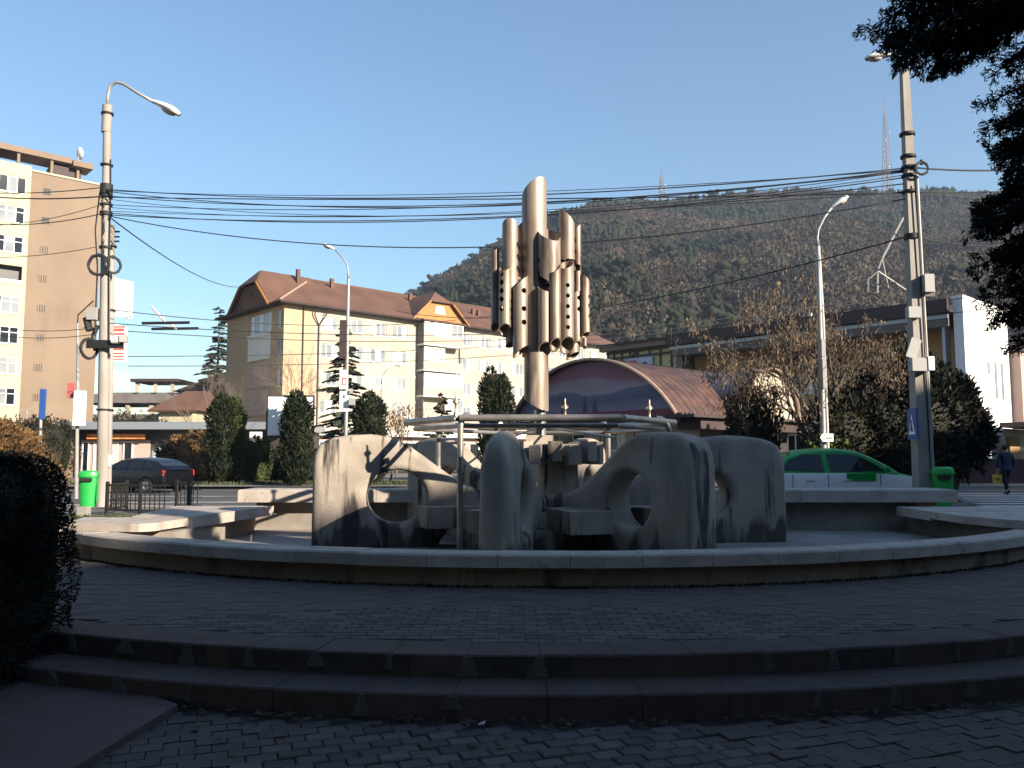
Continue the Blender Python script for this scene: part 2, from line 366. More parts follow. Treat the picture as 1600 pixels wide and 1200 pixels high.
# steps: two rows of curved blocks
st = empty('steps', (CS[0],CS[1],0), kind='structure')
def arcblock(r0,r1,a0,a1,z0,z1,b=.012,n=3):
    mb = MB(); vs=[]; 
    for k in range(n+1):
        a = a0+(a1-a0)*k/n; s,c = math.sin(a),-math.cos(a)
        vs += [(r0*s,r0*c,z0),(r1*s,r1*c,z0),(r1*s,r1*c,z1-b),((r1-b)*s,(r1-b)*c,z1),(r0*s,r0*c,z1)]
    fs=[]
    for k in range(n):
        for j in range(5):
            p=k*5+j; q=k*5+(j+1)%5; fs.append((p,q,q+5,p+5))
    fs += [(4,3,2,1,0), tuple(n*5+j for j in range(5))]
    return mb.add(vs,fs)
random.seed(11)
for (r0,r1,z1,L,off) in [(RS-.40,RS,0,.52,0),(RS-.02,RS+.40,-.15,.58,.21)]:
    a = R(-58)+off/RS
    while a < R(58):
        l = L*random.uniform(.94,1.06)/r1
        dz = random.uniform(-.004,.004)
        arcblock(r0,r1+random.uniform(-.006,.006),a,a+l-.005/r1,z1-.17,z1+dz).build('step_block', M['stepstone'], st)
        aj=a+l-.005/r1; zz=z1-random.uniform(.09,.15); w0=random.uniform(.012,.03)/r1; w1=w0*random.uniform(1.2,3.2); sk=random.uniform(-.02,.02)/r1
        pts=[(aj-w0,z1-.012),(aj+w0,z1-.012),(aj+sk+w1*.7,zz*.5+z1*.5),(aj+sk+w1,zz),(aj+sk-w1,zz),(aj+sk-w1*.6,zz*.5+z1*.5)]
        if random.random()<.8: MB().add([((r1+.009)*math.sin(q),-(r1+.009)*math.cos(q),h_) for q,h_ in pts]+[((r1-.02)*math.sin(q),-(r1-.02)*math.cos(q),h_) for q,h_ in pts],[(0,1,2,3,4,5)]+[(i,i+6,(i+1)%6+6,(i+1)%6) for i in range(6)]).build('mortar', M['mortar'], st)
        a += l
# leaves gathered under the lowest step
V=[];F=[]
for k in range(300):
    a = R(random.uniform(-34,26)); r = RS+.44+abs(random.gauss(0,.07))
    if k%5==0: r = RS+.44+random.uniform(0,.9)
    x,y,z = CS[0]+r*math.sin(a), CS[1]-r*math.cos(a), -.292+random.uniform(0,.012)
    s = random.uniform(.012,.03); t = random.uniform(0,6.28); h=random.uniform(.002,.012)
    n=len(V)
    for q in range(4): V.append((x+s*math.cos(t+q*1.571)*(1.5 if q%2 else .8), y+s*math.sin(t+q*1.571)*(1.5 if q%2 else .8), z+(h if q%2 else 0)))
    F.append((n,n+1,n+2,n+3))
MB().add(V,F).build('fallen_leaves', M['leaf'], kind='stuff')
p = gp(752,1132,-.29)
MB().add([(-.022,-.01,0),(.02,-.014,.006),(.026,.012,.018),(-.014,.016,.004),(0,0,.016)], [(0,1,4),(1,2,4),(2,3,4),(3,0,4)]).build('paper_scrap', M['paper'], loc=p, label='small crumpled pale scrap of paper lying on the cobbles below the steps', cat='litter')
# slab lower left
sl = [gp(278,1100,-.25), gp(90,1215,-.25), gp(-160,1215,-.25), gp(-160,1032,-.25), gp(60,1024,-.25)]
MB().prism([(q.x,q.y) for q in sl][::-1], -.33, -.25).build('stone_slab', M['slab'], label='flat pinkish stone slab in front of the clipped dark hedge', cat='stone slab')

# ================================================================ BASIN
BR = empty('fountain_basin', (.6,18,0), label='wide shallow concrete fountain basin with a low curved rim and a raised bench behind', cat='fountain')
def ring_piece(ro, ri, a0, a1, z0, z1, b=.02, n=4):
    mb=MB(); vs=[]
    for k in range(n+1):
        a=a0+(a1-a0)*k/n; s,c=math.sin(a),-math.cos(a)
        vs += [(ri*s,ri*c,z0),(ro*s,ro*c,z0),(ro*s,ro*c,z1-b),((ro-b)*s,(ro-b)*c,z1),((ri+b)*s,(ri+b)*c,z1),(ri*s,ri*c,z1-b)]
    fs=[]
    for k in range(n):
        for j in range(6):
            p_=k*6+j; q=k*6+(j+1)%6; fs.append((p_,q,q+6,p_+6))
    fs += [(5,4,3,2,1,0), tuple(n*6+j for j in range(6))]
    return mb.add(vs,fs)
A0, A1 = R(-45), R(63); n = 24
for i in range(n):
    a = A0+(A1-A0)*i/n; b = A0+(A1-A0)*(i+1)/n
    dz = random.uniform(-.004,.004)
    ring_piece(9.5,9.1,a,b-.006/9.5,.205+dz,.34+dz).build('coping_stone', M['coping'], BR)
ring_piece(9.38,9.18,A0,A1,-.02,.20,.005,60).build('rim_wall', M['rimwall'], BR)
rel(MB().prism([(.6+9.25*math.sin(R(a)),18-9.25*math.cos(R(a))) for a in range(-44,60,4)]+[(8.6,15.2),(-5.7,15.2)], -.02,.02), BR).build('basin_floor', M['floor'], BR)
# back wall and thick bench slabs
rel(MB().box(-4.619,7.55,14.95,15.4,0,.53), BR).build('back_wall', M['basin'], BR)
xs=[-4.85,-2.4,0.1,2.6,5.1,7.88]
for a,b in zip(xs,xs[1:]):
    rel(MB().bbox(a+.003,b-.003,14.6,15.55,.53+random.uniform(-.002,.002),.75+random.uniform(-.003,.003),.02), BR).build('bench_slab', M['coping'], BR)
rel(MB().bbox(7.2,7.55,14.7,14.94,.462,.529,.01),BR).build('slab_wedge', M['coping'], BR)
# left side bench: two slabs at different width, side wall
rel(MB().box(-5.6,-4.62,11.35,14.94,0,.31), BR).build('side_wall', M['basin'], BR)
rel(MB().prism([(-4.2,14.58),(-4.62,11.95),(-5.55,12.1),(-5.9,14.58)][::-1],.31,.47), BR).build('side_slab', M['coping'], BR)
rr=[(-4.66,11.93),(-4.75,11.3)]+[(-5.0+.25*math.cos(R(t)),11.2+.25*math.sin(R(t))) for t in (0,-25,-50,-75,-100)]+[(-6.0,11.15),(-6.25,12.1),(-5.59,12.08)]
rel(MB().prism(rr[::-1],.345,.455), BR).build('side_slab', M['coping'], BR)
rel(MB().bbox(-6.55,-6.02,10.98,11.75,.342,.40,.01), BR).build('side_ledge', M['coping'], BR)
# right side bench
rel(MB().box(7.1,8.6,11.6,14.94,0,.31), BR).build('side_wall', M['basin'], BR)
rel(MB().prism([(6.75,14.52),(6.72,13.3),(8.9,13.3),(9.0,14.52)][::-1],.31,.46), BR).build('side_slab', M['coping'], BR)
rel(MB().prism([(6.715,13.29),(6.72,12.3),(6.9,11.65),(7.25,11.15),(8.3,11.9),(8.85,13.29)][::-1],.342,.457), BR).build('side_slab', M['coping'], BR)
rel(MB().cyl((-2.95,13.2,0),(-2.95,13.2,.22),.02,n=8),BR).build('water_jet_pipe', M['pipe'], BR)
rel(MB().cyl((-4.05,12.9,0),(-4.05,12.9,.12),.02,n=8),BR).build('water_jet_pipe', M['pipe'], BR)

# ================================================================ CONCRETE SCULPTURE
CX, CY = .43, 12.6
SR = empty('concrete_sculpture', (CX,CY,0), label='pale concrete fountain sculpture of six radiating pierced fins round a toothed hub', cat='sculpture')
def fin_curve(outline, hole, half, bev):
    cu = bpy.data.curves.new('fin','CURVE'); cu.dimensions='2D'; cu.fill_mode='BOTH'
    cu.extrude = half-bev; cu.bevel_depth = bev; cu.bevel_resolution = 4; cu.offset = -bev
    for pts in (outline, hole):
        s = cu.splines.new('POLY'); s.points.add(len(pts)-1); s.use_cyclic_u=True
        for q,(x,y) in zip(s.points, pts): q.co=(x,y,0,1)
    o = bpy.data.objects.new('tmp', cu); COL.objects.link(o)
    me = bake(o); bpy.data.objects.remove(o)
    return me
outl = [(0,-.05),(0,1.2),(.02,1.38),(.07,1.50),(.15,1.57),(.28,1.62),(.5,1.655),(.75,1.665),(.95,1.64),(1.12,1.58),(1.28,1.48),(1.45,1.35),(1.62,1.21),(1.8,1.07),(1.98,.95),(2.2,.85),(2.45,.80),(2.8,.78),(2.8,.36),(2.2,.36),(1.95,.34),(1.78,.24),(1.68,.1),(1.64,-.05)]
hole = [(1.10+.39*math.cos(R(t)), .75+.39*math.sin(R(t))) for t in range(0,-360,-10)]
fins = [(188,3.38,.25,'fin with long sunlit face and shadow bands'),(258,3.12,.205,None),(313,2.95,.30,'fin with black streaks beside its hole'),(8,3.85,.30,None),(133,3.2,.22,None),(68,3.1,.22,None)]
for ang, ro, half, lab in fins:
    me = fin_curve(outl, hole, half, (.13 if ang==258 else .095))
    me.materials.clear(); me.materials.append(M['concrete'])
    # to local: u from outer edge inward -> radius ; curve z -> thickness
    k = (ro-.35)/2.75
    co = np.empty(len(me.vertices)*3, dtype=np.float32); me.vertices.foreach_get('co', co); co = co.reshape(-1,3)
    u, z, t = co[:,0].copy(), co[:,1].copy(), co[:,2].copy()
    rad = ro - u*k; t *= (.85+.15*np.clip(rad/ro,0,1)); t *= 1-(.68 if ang==258 else .22)*np.clip((z-.85)/.82,0,1)**2 
    a = R(ang); d = np.array([math.cos(a), math.sin(a)]); nn = np.array([-math.sin(a), math.cos(a)])
    out = np.stack([rad*d[0]+t*nn[0], rad*d[1]+t*nn[1], z], 1).astype(np.float32)
    me.vertices.foreach_set('co', out.ravel()); me.flip_normals()
    me.polygons.foreach_set('use_smooth', [True]*len(me.polygons)); me.set_sharp_from_angle(angle=R(50)); me.update()
    o = bpy.data.objects.new('fin', me); COL.objects.link(o); o.parent = SR
    if lab: o['label']=lab
def ngon(r, n, off=0): return [(r*math.cos(2*math.pi*i/n+off), r*math.sin(2*math.pi*i/n+off)) for i in range(n)]
MB().prism(ngon(1.3,8,R(22.5)),-.02,.33).build('base', M['concrete'], SR)
for i in range(8):
    a = 2*math.pi*i/8+R(20)
    MB().obox((1.35*math.cos(a),1.35*math.sin(a),.47),(1.0,.62,.30),a).build('hub_block', M['concrete'], SR)
MB().prism(ngon(1.15,8,R(22.5)),.34,.56).build('hub', M['concrete'], SR)
MB().lathe([(.0,.5),(.42,.5),(.36,.7),(.30,1.0),(.30,1.26),(.0,1.26)],(.27,-.1,0),24).build('column', M['concrete'], SR, 40)
MB().lathe([(0,1.30),(.52,1.30),(.56,1.34),(.56,1.48),(.52,1.52),(0,1.52)],(.27,-.1,0),28).build('ring', M['concrete'], SR, 40)
for i in range(14):
    a = 2*math.pi*i/14+.1; z0,z1 = ((1.27,1.56),(1.22,1.50))[i%2]
    MB().obox((.27+.60*math.cos(a),-.1+.60*math.sin(a),(z0+z1)/2),(.16,.2,z1-z0),a).build('tooth', M['concrete'], SR)
MB().box(-.22,.2,-.2,.2,1.521,1.66).build('cap_block', M['concrete'], SR)

# ================================================================ PIPE FRAME
PF = empty('pipe_frame', (CX,CY,0), label='hexagonal stainless steel pipe frame standing on legs among the concrete fins', cat='pipe frame')
va = [236,300,356,52,110,186]; RF=2.05
vp = [Vector((RF*math.cos(R(a)),RF*math.sin(R(a)),1.85)) for a in va]
for i in range(6):
    a,b = vp[i], vp[(i+1)%6]; d=(b-a).normalized()*.02
    MB().cyl(a+d,b-d,.048,n=12).build('top_rail', M['pipe'], PF, 40)
    a2,b2 = a*.93,b*.93; a2.z=b2.z=1.75
    MB().cyl(a2,b2,.032,n=10).build('lower_rail', M['pipe'], PF, 40)
for i in (1,4):
    d = vp[i].normalized(); 
    MB().cyl(vp[i]*.93-Vector((0,0,.13)),Vector((0,0,1.72))+d*.1,.018,n=8).build('spoke', M['pipe'], PF, 40)
for a,r in [(236,2.0),(345,1.95),(52,2.0),(110,2.0),(150,1.9)]:
    c=Vector((r*math.cos(R(a)),r*math.sin(R(a)),0)); inw=-c.normalized()
    pts=[c,c+Vector((0,0,1.72))]+[c+inw*(.16*(1-math.cos(R(t))))+Vector((0,0,1.72+.18*math.sin(R(t)))) for t in (25,50,75,95)]
    lg = MB().tube(pts,.042,12).build('leg', M['pipe'], PF, 40)
    MB().cyl(c+Vector((0,0,.0)),c+Vector((0,0,.02)),.09,n=12).build('foot_plate', M['pipe'], lg)
    MB().cyl(c+Vector((0,0,1.13)),c+Vector((0,0,1.18)),.052,n=12).build('collar', M['pipe'], lg)
for (px,py) in [(883,645),(1015,655),(712,655),(640,662)]:
    y = 12.2 if px==883 else (12.45 if px==1015 else (10.92 if px==712 else 12.45))
    q = at(px,py,y)-Vector((CX,CY,0)); z=1.86
    nz = MB().lathe([(.0,z),(.035,z),(.03,z+.06),(.018,z+.08),(.018,z+.17),(.035,z+.19),(.03,z+.24),(.012,z+.26),(.010,z+.34),(0,z+.34)],(q.x,q.y,0),12)
    nz.box(q.x-.05,q.x+.05,q.y-.012,q.y+.012,z+.20,z+.225)
    nz.build('nozzle', M['nozzle'], PF, 40)

# ================================================================ STEEL TOTEM
TR = empty('steel_totem', (CX,CY,1.6), label='tall weathered steel totem of clustered slant cut pierced pipes above the fountain', cat='sculpture')
def zpx(py, Y): return at(800,py,Y).z
def ppipe(xl,xr,yt,yb,dy=0.0,ct=(0,0),cb=(0,0),holes=(),cap=False,wall=.016,name='pipe'):
    """pipe from zoomed photo coordinates; ct/cb = slopes (dz/dx, dz/dy) of the end cuts; holes=(angle,ylist,r)"""
    Y = CY+dy; X = lambda v: 720+v/2.858; Yp = lambda v: 260+v/2.858
    a, b = at(X(xl),Yp((yt+yb)/2),Y), at(X(xr),Yp((yt+yb)/2),Y)
    r = (b.x-a.x)/2; cx=(a.x+b.x)/2; zt = zpx(Yp(yt),Y); zb = zpx(Yp(yb),Y)
    n=28; mb=MB(); 
    ri=max(r-wall,.01)
    def ring(rr,z,c): return [(rr*math.cos(2*math.pi*j/n), rr*math.sin(2*math.pi*j/n), z+c[0]*rr*math.cos(2*math.pi*j/n)+c[1]*rr*math.sin(2*math.pi*j/n)) for j in range(n)]
    # keep highest/lowest point of the cut at zt/zb
    zt0 = zt - r*math.hypot(*ct); zb0 = zb + r*math.hypot(*cb)
    vs = ring(r,zb0,cb)+ring(r,zt0,ct)+ring(ri,zt0,ct)+ring(ri,zb0,cb)
    fs=[]
    for k in range(4):
        for j in range(n):
            p_=k*n+j; q=k*n+(j+1)%n; p2=((k+1)%4)*n+j; q2=((k+1)%4)*n+(j+1)%n
            fs.append((p_,q,q2,p2))
    mb.add(vs,fs)
    o = mb.build(name, M['steel'], TR, 40, loc=(cx-CX,dy,-1.6))
    if holes:
        cut=MB()
        for ang,ys,hr in holes:
            for y in ys:
                z=zpx(Yp(y),Y); d=Vector((math.cos(R(ang)),math.sin(R(ang)),0))
                cut.cyl(Vector((0,0,z))+d*(r*.35), Vector((0,0,z))+d*(r*1.6), hr, n=14)
        c=cut.build('cutter', None, TR, loc=(cx-CX,dy,-1.6))
        md=o.modifiers.new('b','BOOLEAN'); md.object=c; md.operation='DIFFERENCE'; md.solver='EXACT'
        bpy.context.view_layer.update()
        me=bake(o); o.modifiers.clear(); old=o.data; o.data=me; bpy.data.objects.remove(c); bpy.data.meshes.remove(old)
    return o
ppipe(273,385,60,850,.05,ct=(.6,-.65))                                    # tall centre
ppipe(283,392,835,1095,.0,ct=(0,0),cb=(-.5,.3))                            # lower shaft
ppipe(238,300,222,520,.12,ct=(1.0,.3))
ppipe(185,256,240,560,-.02,ct=(-.1,-.8),holes=[(-12,[355,408,460],.055)])
ppipe(135,172,352,735,.05,ct=(.5,.6),cb=(.3,-1.0),holes=[(-20,[385],.05)])
ppipe(170,226,425,760,-.12,ct=(.4,.8),cb=(0,-1.0),holes=[(-128,[485,522,560,597,640],.042),(-8,[605,642,680],.038)])
ppipe(200,252,500,808,.02,ct=(.8,.2),cb=(.3,-.4))
ppipe(232,300,490,856,-.12,ct=(.9,0),cb=(.8,-.2),holes=[(-60,[560,640,700],.042)])
ppipe(290,345,270,838,.06,ct=(.2,-.5))
ppipe(344,446,262,545,-.12,ct=(-.35,.75),cb=(-.6,.3),holes=[(-168,[425,480],.055)])
ppipe(344,404,530,852,-.2,ct=(-.3,.5),cb=(.2,-1.1))
ppipe(396,447,432,825,-.26,ct=(.6,.75),cb=(.3,-1.1))
ppipe(440,508,196,420,-.04,ct=(-.95,-.3),holes=[(0,[330,380],.04)])
ppipe(440,506,412,836,-.2,ct=(.3,.75),cb=(.2,-1.1),holes=[(-84,[537,583,630,677,723],.034)])
ppipe(506,537,255,560,.0,ct=(1.0,.2),holes=[(-95,[455],.055)])
ppipe(496,537,545,826,.02,ct=(.6,.2),cb=(.5,-1.0),holes=[(-50,[590,640],.04)])
ppipe(470,530,700,864,.08,cb=(.5,-.3))
ppipe(536,576,484,766,-.02,ct=(-.8,-.4),cb=(.4,-.5),holes=[(-20,[585,625,672],.042)])
ppipe(543,562,600,812,.12,cb=(0,-.5))
ppipe(355,400,300,700,.2,ct=(0,.5))
MB().cyl((0,0,.0),(0,0,.45),.092,n=20).build('stem', M['pipe'], TR, 40)
MB().cyl((-.02,0,-.001),(-.02,0,.06),.16,n=20).build('flange', M['pipe'], TR, 40)
for (x,y,z) in [(-.35,0,3.4),(.38,0,3.3),(-.3,.05,2.6),(.4,.0,2.5),(0,-.05,3.5),(.05,-.05,2.2),(.55,0,2.4),(-.5,0,2.7)]:
    MB().cyl((0,0.03,z-.9),(x,y,z-.9),.035,n=8).build('bracket', M['steel'], TR)
GR = math.atan2(.677,.736)      # street grid: local x runs away-right, local y away-left
def wall(mb, a0, a1, z0, z1, ops, depth, fixed, axis='x', sgn=1):
    """wall sheet with openings [(a,b,z,z)], reveals going inwards by depth. axis x: plane y=fixed ; axis y: plane x=fixed"""
    A = sorted({a0,a1,*[o[0] for o in ops],*[o[1] for o in ops]}); Z = sorted({z0,z1,*[o[2] for o in ops],*[o[3] for o in ops]})
    P = (lambda a,z,d=0: (a,fixed+d*sgn,z)) if axis=='x' else (lambda a,z,d=0: (fixed+d*sgn,a,z))
    for i in range(len(A)-1):
        for j in range(len(Z)-1):
            ca,cz=(A[i]+A[i+1])/2,(Z[j]+Z[j+1])/2
            if any(o[0]<ca<o[1] and o[2]<cz<o[3] for o in ops): continue
            mb.add([P(A[i],Z[j]),P(A[i+1],Z[j]),P(A[i+1],Z[j+1]),P(A[i],Z[j+1])],[(0,1,2,3)])
    for o in ops:
        a,b,c,d=o[:4]
        mb.add([P(a,c),P(b,c),P(b,d),P(a,d),P(a,c,depth),P(b,c,depth),P(b,d,depth),P(a,d,depth)],[(0,1,5,4),(1,2,6,5),(2,3,7,6),(3,0,4,7)])
def window(parent, a, b, z0, z1, fixed, axis='x', n=3, sgn=1, t=.07, rail=None, glass='winglass', fm='frame', dep=.05):
    """window child: frame mesh, panes as sub-parts"""
    w=b-a; mb=MB()
    def bx(m,x0,x1,q0,q1,d0,d1):
        y0,y1=sorted((fixed+sgn*d0,fixed+sgn*d1))
        m.box(x0,x1,y0,y1,q0,q1) if axis=='x' else m.box(y0,y1,x0,x1,q0,q1)
    bx(mb,a,b,z0,z0+t,0,dep); bx(mb,a,b,z1-t,z1,0,dep)
    for i in range(n+1):
        c=a+w*i/n; lo=max(a,c-t/2) if i else a; hi=min(b,c+t/2) if i<n else b
        if i==0: hi=a+t
        if i==n: lo=b-t
        bx(mb,lo,hi,z0+t,z1-t,0,dep)
    if rail: bx(mb,a+t,b-t,rail-.03,rail+.03,-.004,dep)
    f=mb.build('window',M[fm],parent)
    for i in range(n):
        g=MB(); gl = glass if not hasattr(glass,'append') else random.choice(glass)
        bx(g,a+w*i/n,a+w*(i+1)/n-.001,z0+t*.5,z1-t*.5,dep*.55,dep*.55+.01); g.build('pane',M[gl],f)
    return f

# ================================================================ LONG APARTMENT BLOCK
AP = empty('apartment_block', (-21.94,78,0), GR, label='long cream apartment block with brown hipped tile roof and orange gable dormer', cat='apartment block')
cols=[5.0,8.2,10.8,13.5,22.5,25.3,27.9,30.8,33.5,36.2,39.0,41.8,44.6,47.2]; rows=[13.9,11.1,8.3,5.5]
ops=[(c-.95 if c!=8.2 else c-.75,c+.95 if c!=8.2 else c+.75,z,z+1.4) for c in cols for z in rows]
mb=MB(); wall(mb,3.3,49,3.6,16.1,ops,.18,0); mb.build('front_wall',M['cream'],AP)
mb=MB(); mb.add([(0,0,0),(3.3,0,0),(3.3,0,16.1),(0,0,16.1)],[(0,1,2,3)]); mb.build('corner_wall',M['ochre'],AP)
eops=[(.25,1.45,z-.3,z+1.5) for z in rows]
mb=MB(); wall(mb,0,13,0,16.1,eops+[(2.6,7.6,13.6,15.6)],.3,0,'y'); mb.build('end_wall',M['ochre'],AP)
MB().box(.31,48.9,.4,13,0,16).build('core',M['pinkband'],AP)
for c,z in [(c,z) for c in cols for z in rows]:
    h=.95 if c!=8.2 else .75
    window(AP,c-h,c+h,z,z+1.4,.1,n=3 if h>.9 else 2,glass=['winglass','winglass','curtainw'])
    MB().box(c-h-.05,c+h+.05,-.06,-.002,z-.05,z-.001).build('sill',M['frame'],AP)
    if z<15: MB().box(c-h-.1,c+h+.1,-.03,-.002,z-1.15,z-.1).build('spandrel',M['pinkband'],AP)
for z in rows:
    window(AP,.25,1.45,z-.3,z+1.5,.1,'y',2,glass=['curtainw','winglass'])
window(AP,2.6,7.6,13.6,15.6,.12,'y',5,rail=14.7,glass=['winglass','curtainw'])
for z,m in ((10.9,'balcony'),(8.1,'soffit'),(5.3,'soffit')):
    MB().box(-.08,-.002,2.6,7.6,z,z+2.5).build('loggia_panel',M['pinkwall' if m=='soffit' else 'balcony'],AP)
MB().box(-.16,-.083,2.5,7.7,13.2,13.55).build('loggia_slab',M['balcony'],AP)
# balcony tower
bal = [(13.55,True,True),(10.75,True,False),(7.95,True,True),(5.15,False,True)]
for z,g1,g2 in bal:
    MB().box(15.7,21.2,-1.3,-.003,z-.25,z-.1).build('balcony_slab',M['balcony'],AP)
    MB().box(15.7,21.2,-1.3,-1.22,z-.1,z+.85).build('balcony_parapet',M['pinkband'],AP)
    MB().box(15.7,15.78,-1.22,-.003,z-.1,z+2.2).build('balcony_side',M['soffit'],AP)
    if g1: window(AP,15.8,18.6,z+.86,z+2.35,-1.28,n=3,glass=['curtainw'],t=.09)
    if g2: window(AP,18.65,21.2,z+.86,z+2.35,-1.28,n=3,glass=['curtainw','winglass'],t=.09)
MB().box(15.5,21.4,-1.5,-.003,15.95,16.1).build('balcony_roof',M['roof'],AP)
# drainpipe with Y head
MB().tube([(4.0-.3,-.12,3.8),(3.7,-.12,14.2),(3.1,-.3,15.2),(3.1,-.7,15.9)],.07,6).build('drainpipe',M['fascia'],AP)
MB().tube([(3.7,-.12,14.21),(4.3,-.3,15.2),(4.4,-.7,15.9)],.07,6).build('drainpipe',M['fascia'],AP)
MB().tube([(2.0,-.1,3.8),(2.0,-.1,15.9)],.07,6).build('drainpipe',M['fascia'],AP)
MB().tube([(21.6,-.12,3.8),(21.6,-.12,14.6),(22.2,-.7,15.9)],.07,6).build('drainpipe',M['fascia'],AP)
# roof
e=.9; zr=16.12; ridge=20.2
def slope(mb, q, th=.16):
    v=[Vector(p) for p in q]; nrm=(v[1]-v[0]).cross(v[2]-v[0]).normalized()*th
    n=len(q); return mb.add(v+[p-nrm for p in v],[tuple(range(n)),tuple(range(n,2*n))[::-1]]+[(i,i+n,(i+1)%n+n,(i+1)%n) for i in range(n)])
mb=MB()
slope(mb,[(-e,-e,zr),(49+e,-e,zr),(45,6.5,ridge),(6.2,6.5,ridge)])
slope(mb,[(49+e,13+e,zr),(-e,13+e,zr),(6.2,6.5,ridge),(45,6.5,ridge)])
slope(mb,[(-e,13+e,zr),(-e,-e,zr),(6.2,6.5,ridge)])
slope(mb,[(49+e,-e,zr),(49+e,13+e,zr),(45,6.5,ridge)])
rf=mb.build('roof',M['roof'],AP)
MB().tube([(6.2,6.5,ridge+.03),(45,6.5,ridge+.03)],.12,6).build('ridge_tiles',M['roof'],rf)
MB().tube([(-e,-e,zr+.05),(6.2,6.5,ridge+.05)],.1,6).build('ridge_tiles',M['vaultrim'],rf)
MB().tube([(-e,-e-.05,zr-.12),(49+e,-e-.05,zr-.12)],.1,6).build('gutter',M['fascia'],rf)
MB().box(-e+.1,49+e,-e+.05,-.003,zr-.2,zr-.17).build('soffit',M['fascia'],rf)
MB().box(-e+.1,-.003,-e+.1,13+e,zr-.21,zr-.18).build('soffit',M['fascia'],rf)
for (x,y,h) in [(8,5,1.0),(18,4.6,.9),(26.3,3.2,.7),(27,3.0,.7),(34,5,.9),(4,5,1.4)]:
    z=zr+(ridge-zr)*(y+e)/(6.5+e)
    MB().box(x-.18,x+.18,y-.18,y+.18,z-.3,z+h).build('vent',M['roof'],rf)
def dormer(parent, c, w, h, front, along, m, win=True):
    """half-hipped gable. along 'x': ridge runs +y from plane y=front, centred x=c"""
    T=(lambda x,y,z:(x,y,z)) if along=='x' else (lambda x,y,z:(y,x,z))
    z0=zr+.02; hw=w/2; zc=z0+h*.62; zt=z0+h; k=hw*.42
    g=MB(); g.add([T(c-hw,front,z0),T(c+hw,front,z0),T(c+k,front,zc),T(c-k,front,zc)],[(0,1,2,3)])
    gb=g.build('gable',m,parent)
    r=MB(); o=.35
    b=front-.4; bk=front+6.5
    slope(r,[T(c-hw-o,b,z0-.2),T(c-k-.1,b,zc+.05),T(c,b+1.3,zt+.1),T(c,bk,zt+.1),T(c-hw-o,bk,z0-.2)],.12)
    slope(r,[T(c+hw+o,b,z0-.2),T(c+hw+o,bk,z0-.2),T(c,bk,zt+.1),T(c,b+1.3,zt+.1),T(c+k+.1,b,zc+.05)],.12)
    slope(r,[T(c-k-.1,b,zc+.05),T(c+k+.1,b,zc+.05),T(c,b+1.3,zt+.1)],.1)
    r.build('dormer_roof',M['roof'],parent)
    for s in (-1,1):
        q=MB(); q.tube([T(c+s*(hw+.2),b-.05,z0-.1),T(c+s*k,b-.05,zc)],.12,5); q.build('barge_board',M['orangewood'],parent)
    if win:
        q=MB(); q.add([T(c-.75,front-.05,z0+.9),T(c+.75,front-.05,z0+.9),T(c+.5,front-.05,z0+1.75),T(c-.5,front-.05,z0+1.75)],[(0,1,2,3)]); f=q.build('dormer_window',M['frame'],parent)
        q=MB(); q.add([T(c-.45,front-.07,z0+1.0),T(c+.45,front-.07,z0+1.0),T(c+.35,front-.07,z0+1.65),T(c-.35,front-.07,z0+1.65)],[(0,1,2,3)]); q.build('pane',M['curtainw'],f)
    else:
        q=MB(); 
        for i in range(4):
            y0=T(c-.5,front-.05,z0+1.2+i*.16); y1=T(c+.5,front-.02,z0+1.28+i*.16)
            q.box(*sorted((y0[0],y1[0])),*sorted((y0[1],y1[1])),y0[2],y1[2])
        q.build('louvre',M['fascia'],parent)
dormer(AP,18.4,7.4,3.4,-.55,'x',M['orangewood'])
dormer(AP,6.2,9.0,4.0,-.5,'y',M['roof'],False)
# ground floor shops of the block
SH = empty('shop_row', (-21.94,78,0), GR, label='low row of shops with white fascia along the foot of the long cream apartment block', cat='shops')
MB().box(-2,49,-4.5,-.01,0,3.2).build('shop_body',M['pinkwall'],SH)
MB().box(-2.3,49.2,-5.4,-.01,3.21,3.7).build('canopy',M['balcony'],SH)
for i in range(15):
    x=.2+i*3.2
    window(SH,x,x+2.6,.5,2.7,-4.6,n=2,glass=['winglass','glass','curtainw'],t=.1)
# ================================================================ TOWER BLOCK left
TB = empty('tower_block', (-45.3,75,0), GR, label='tall tan tower block with a blind side wall, cream balconies and roof pergola', cat='apartment block')
MB().box(0,6.4,0,14,0,28).build('blind_wall',M['tan'],TB)
MB().box(-.05,6.5,-.1,14.1,28.01,28.2).build('parapet',M['cream'],TB)
ops=[]; W2=[]
for i in range(10):
    z=26.4-2.8*i-.9
    ops+= [(-2.6,-.35,z,z+1.6),(-6.4,-3.4,z,z+1.6)]
mb=MB(); wall(mb,-14,-.01,0,28.3,ops,.5,-.6); mb.build('balcony_front',M['paleyellow'],TB)
MB().box(-.008,-.0035,-.6,0,0,28.3).build('return_wall',M['paleyellow'],TB)
MB().box(-14,-.02,.2,14,0,28.2).build('core',M['darkfront'],TB)
for k,o in enumerate(ops):
    if k in (6,7): 
        MB().box(o[0],o[1],-.58,-.53,o[2]+.0,o[2]+.3).build('railing',M['frame'],TB); continue
    window(TB,o[0],o[1],o[2],o[3],-.5,n=3,rail=o[2]+1.05 if k>1 else None,glass=['winglass','glass'],t=.09)
for k,o in enumerate(ops[::2]):
    MB().box(o[0]-.2,o[1]+.25,-.66,-.602,o[2]-.12,o[2]-.02).build('balcony_ledge',M['cream'],TB)
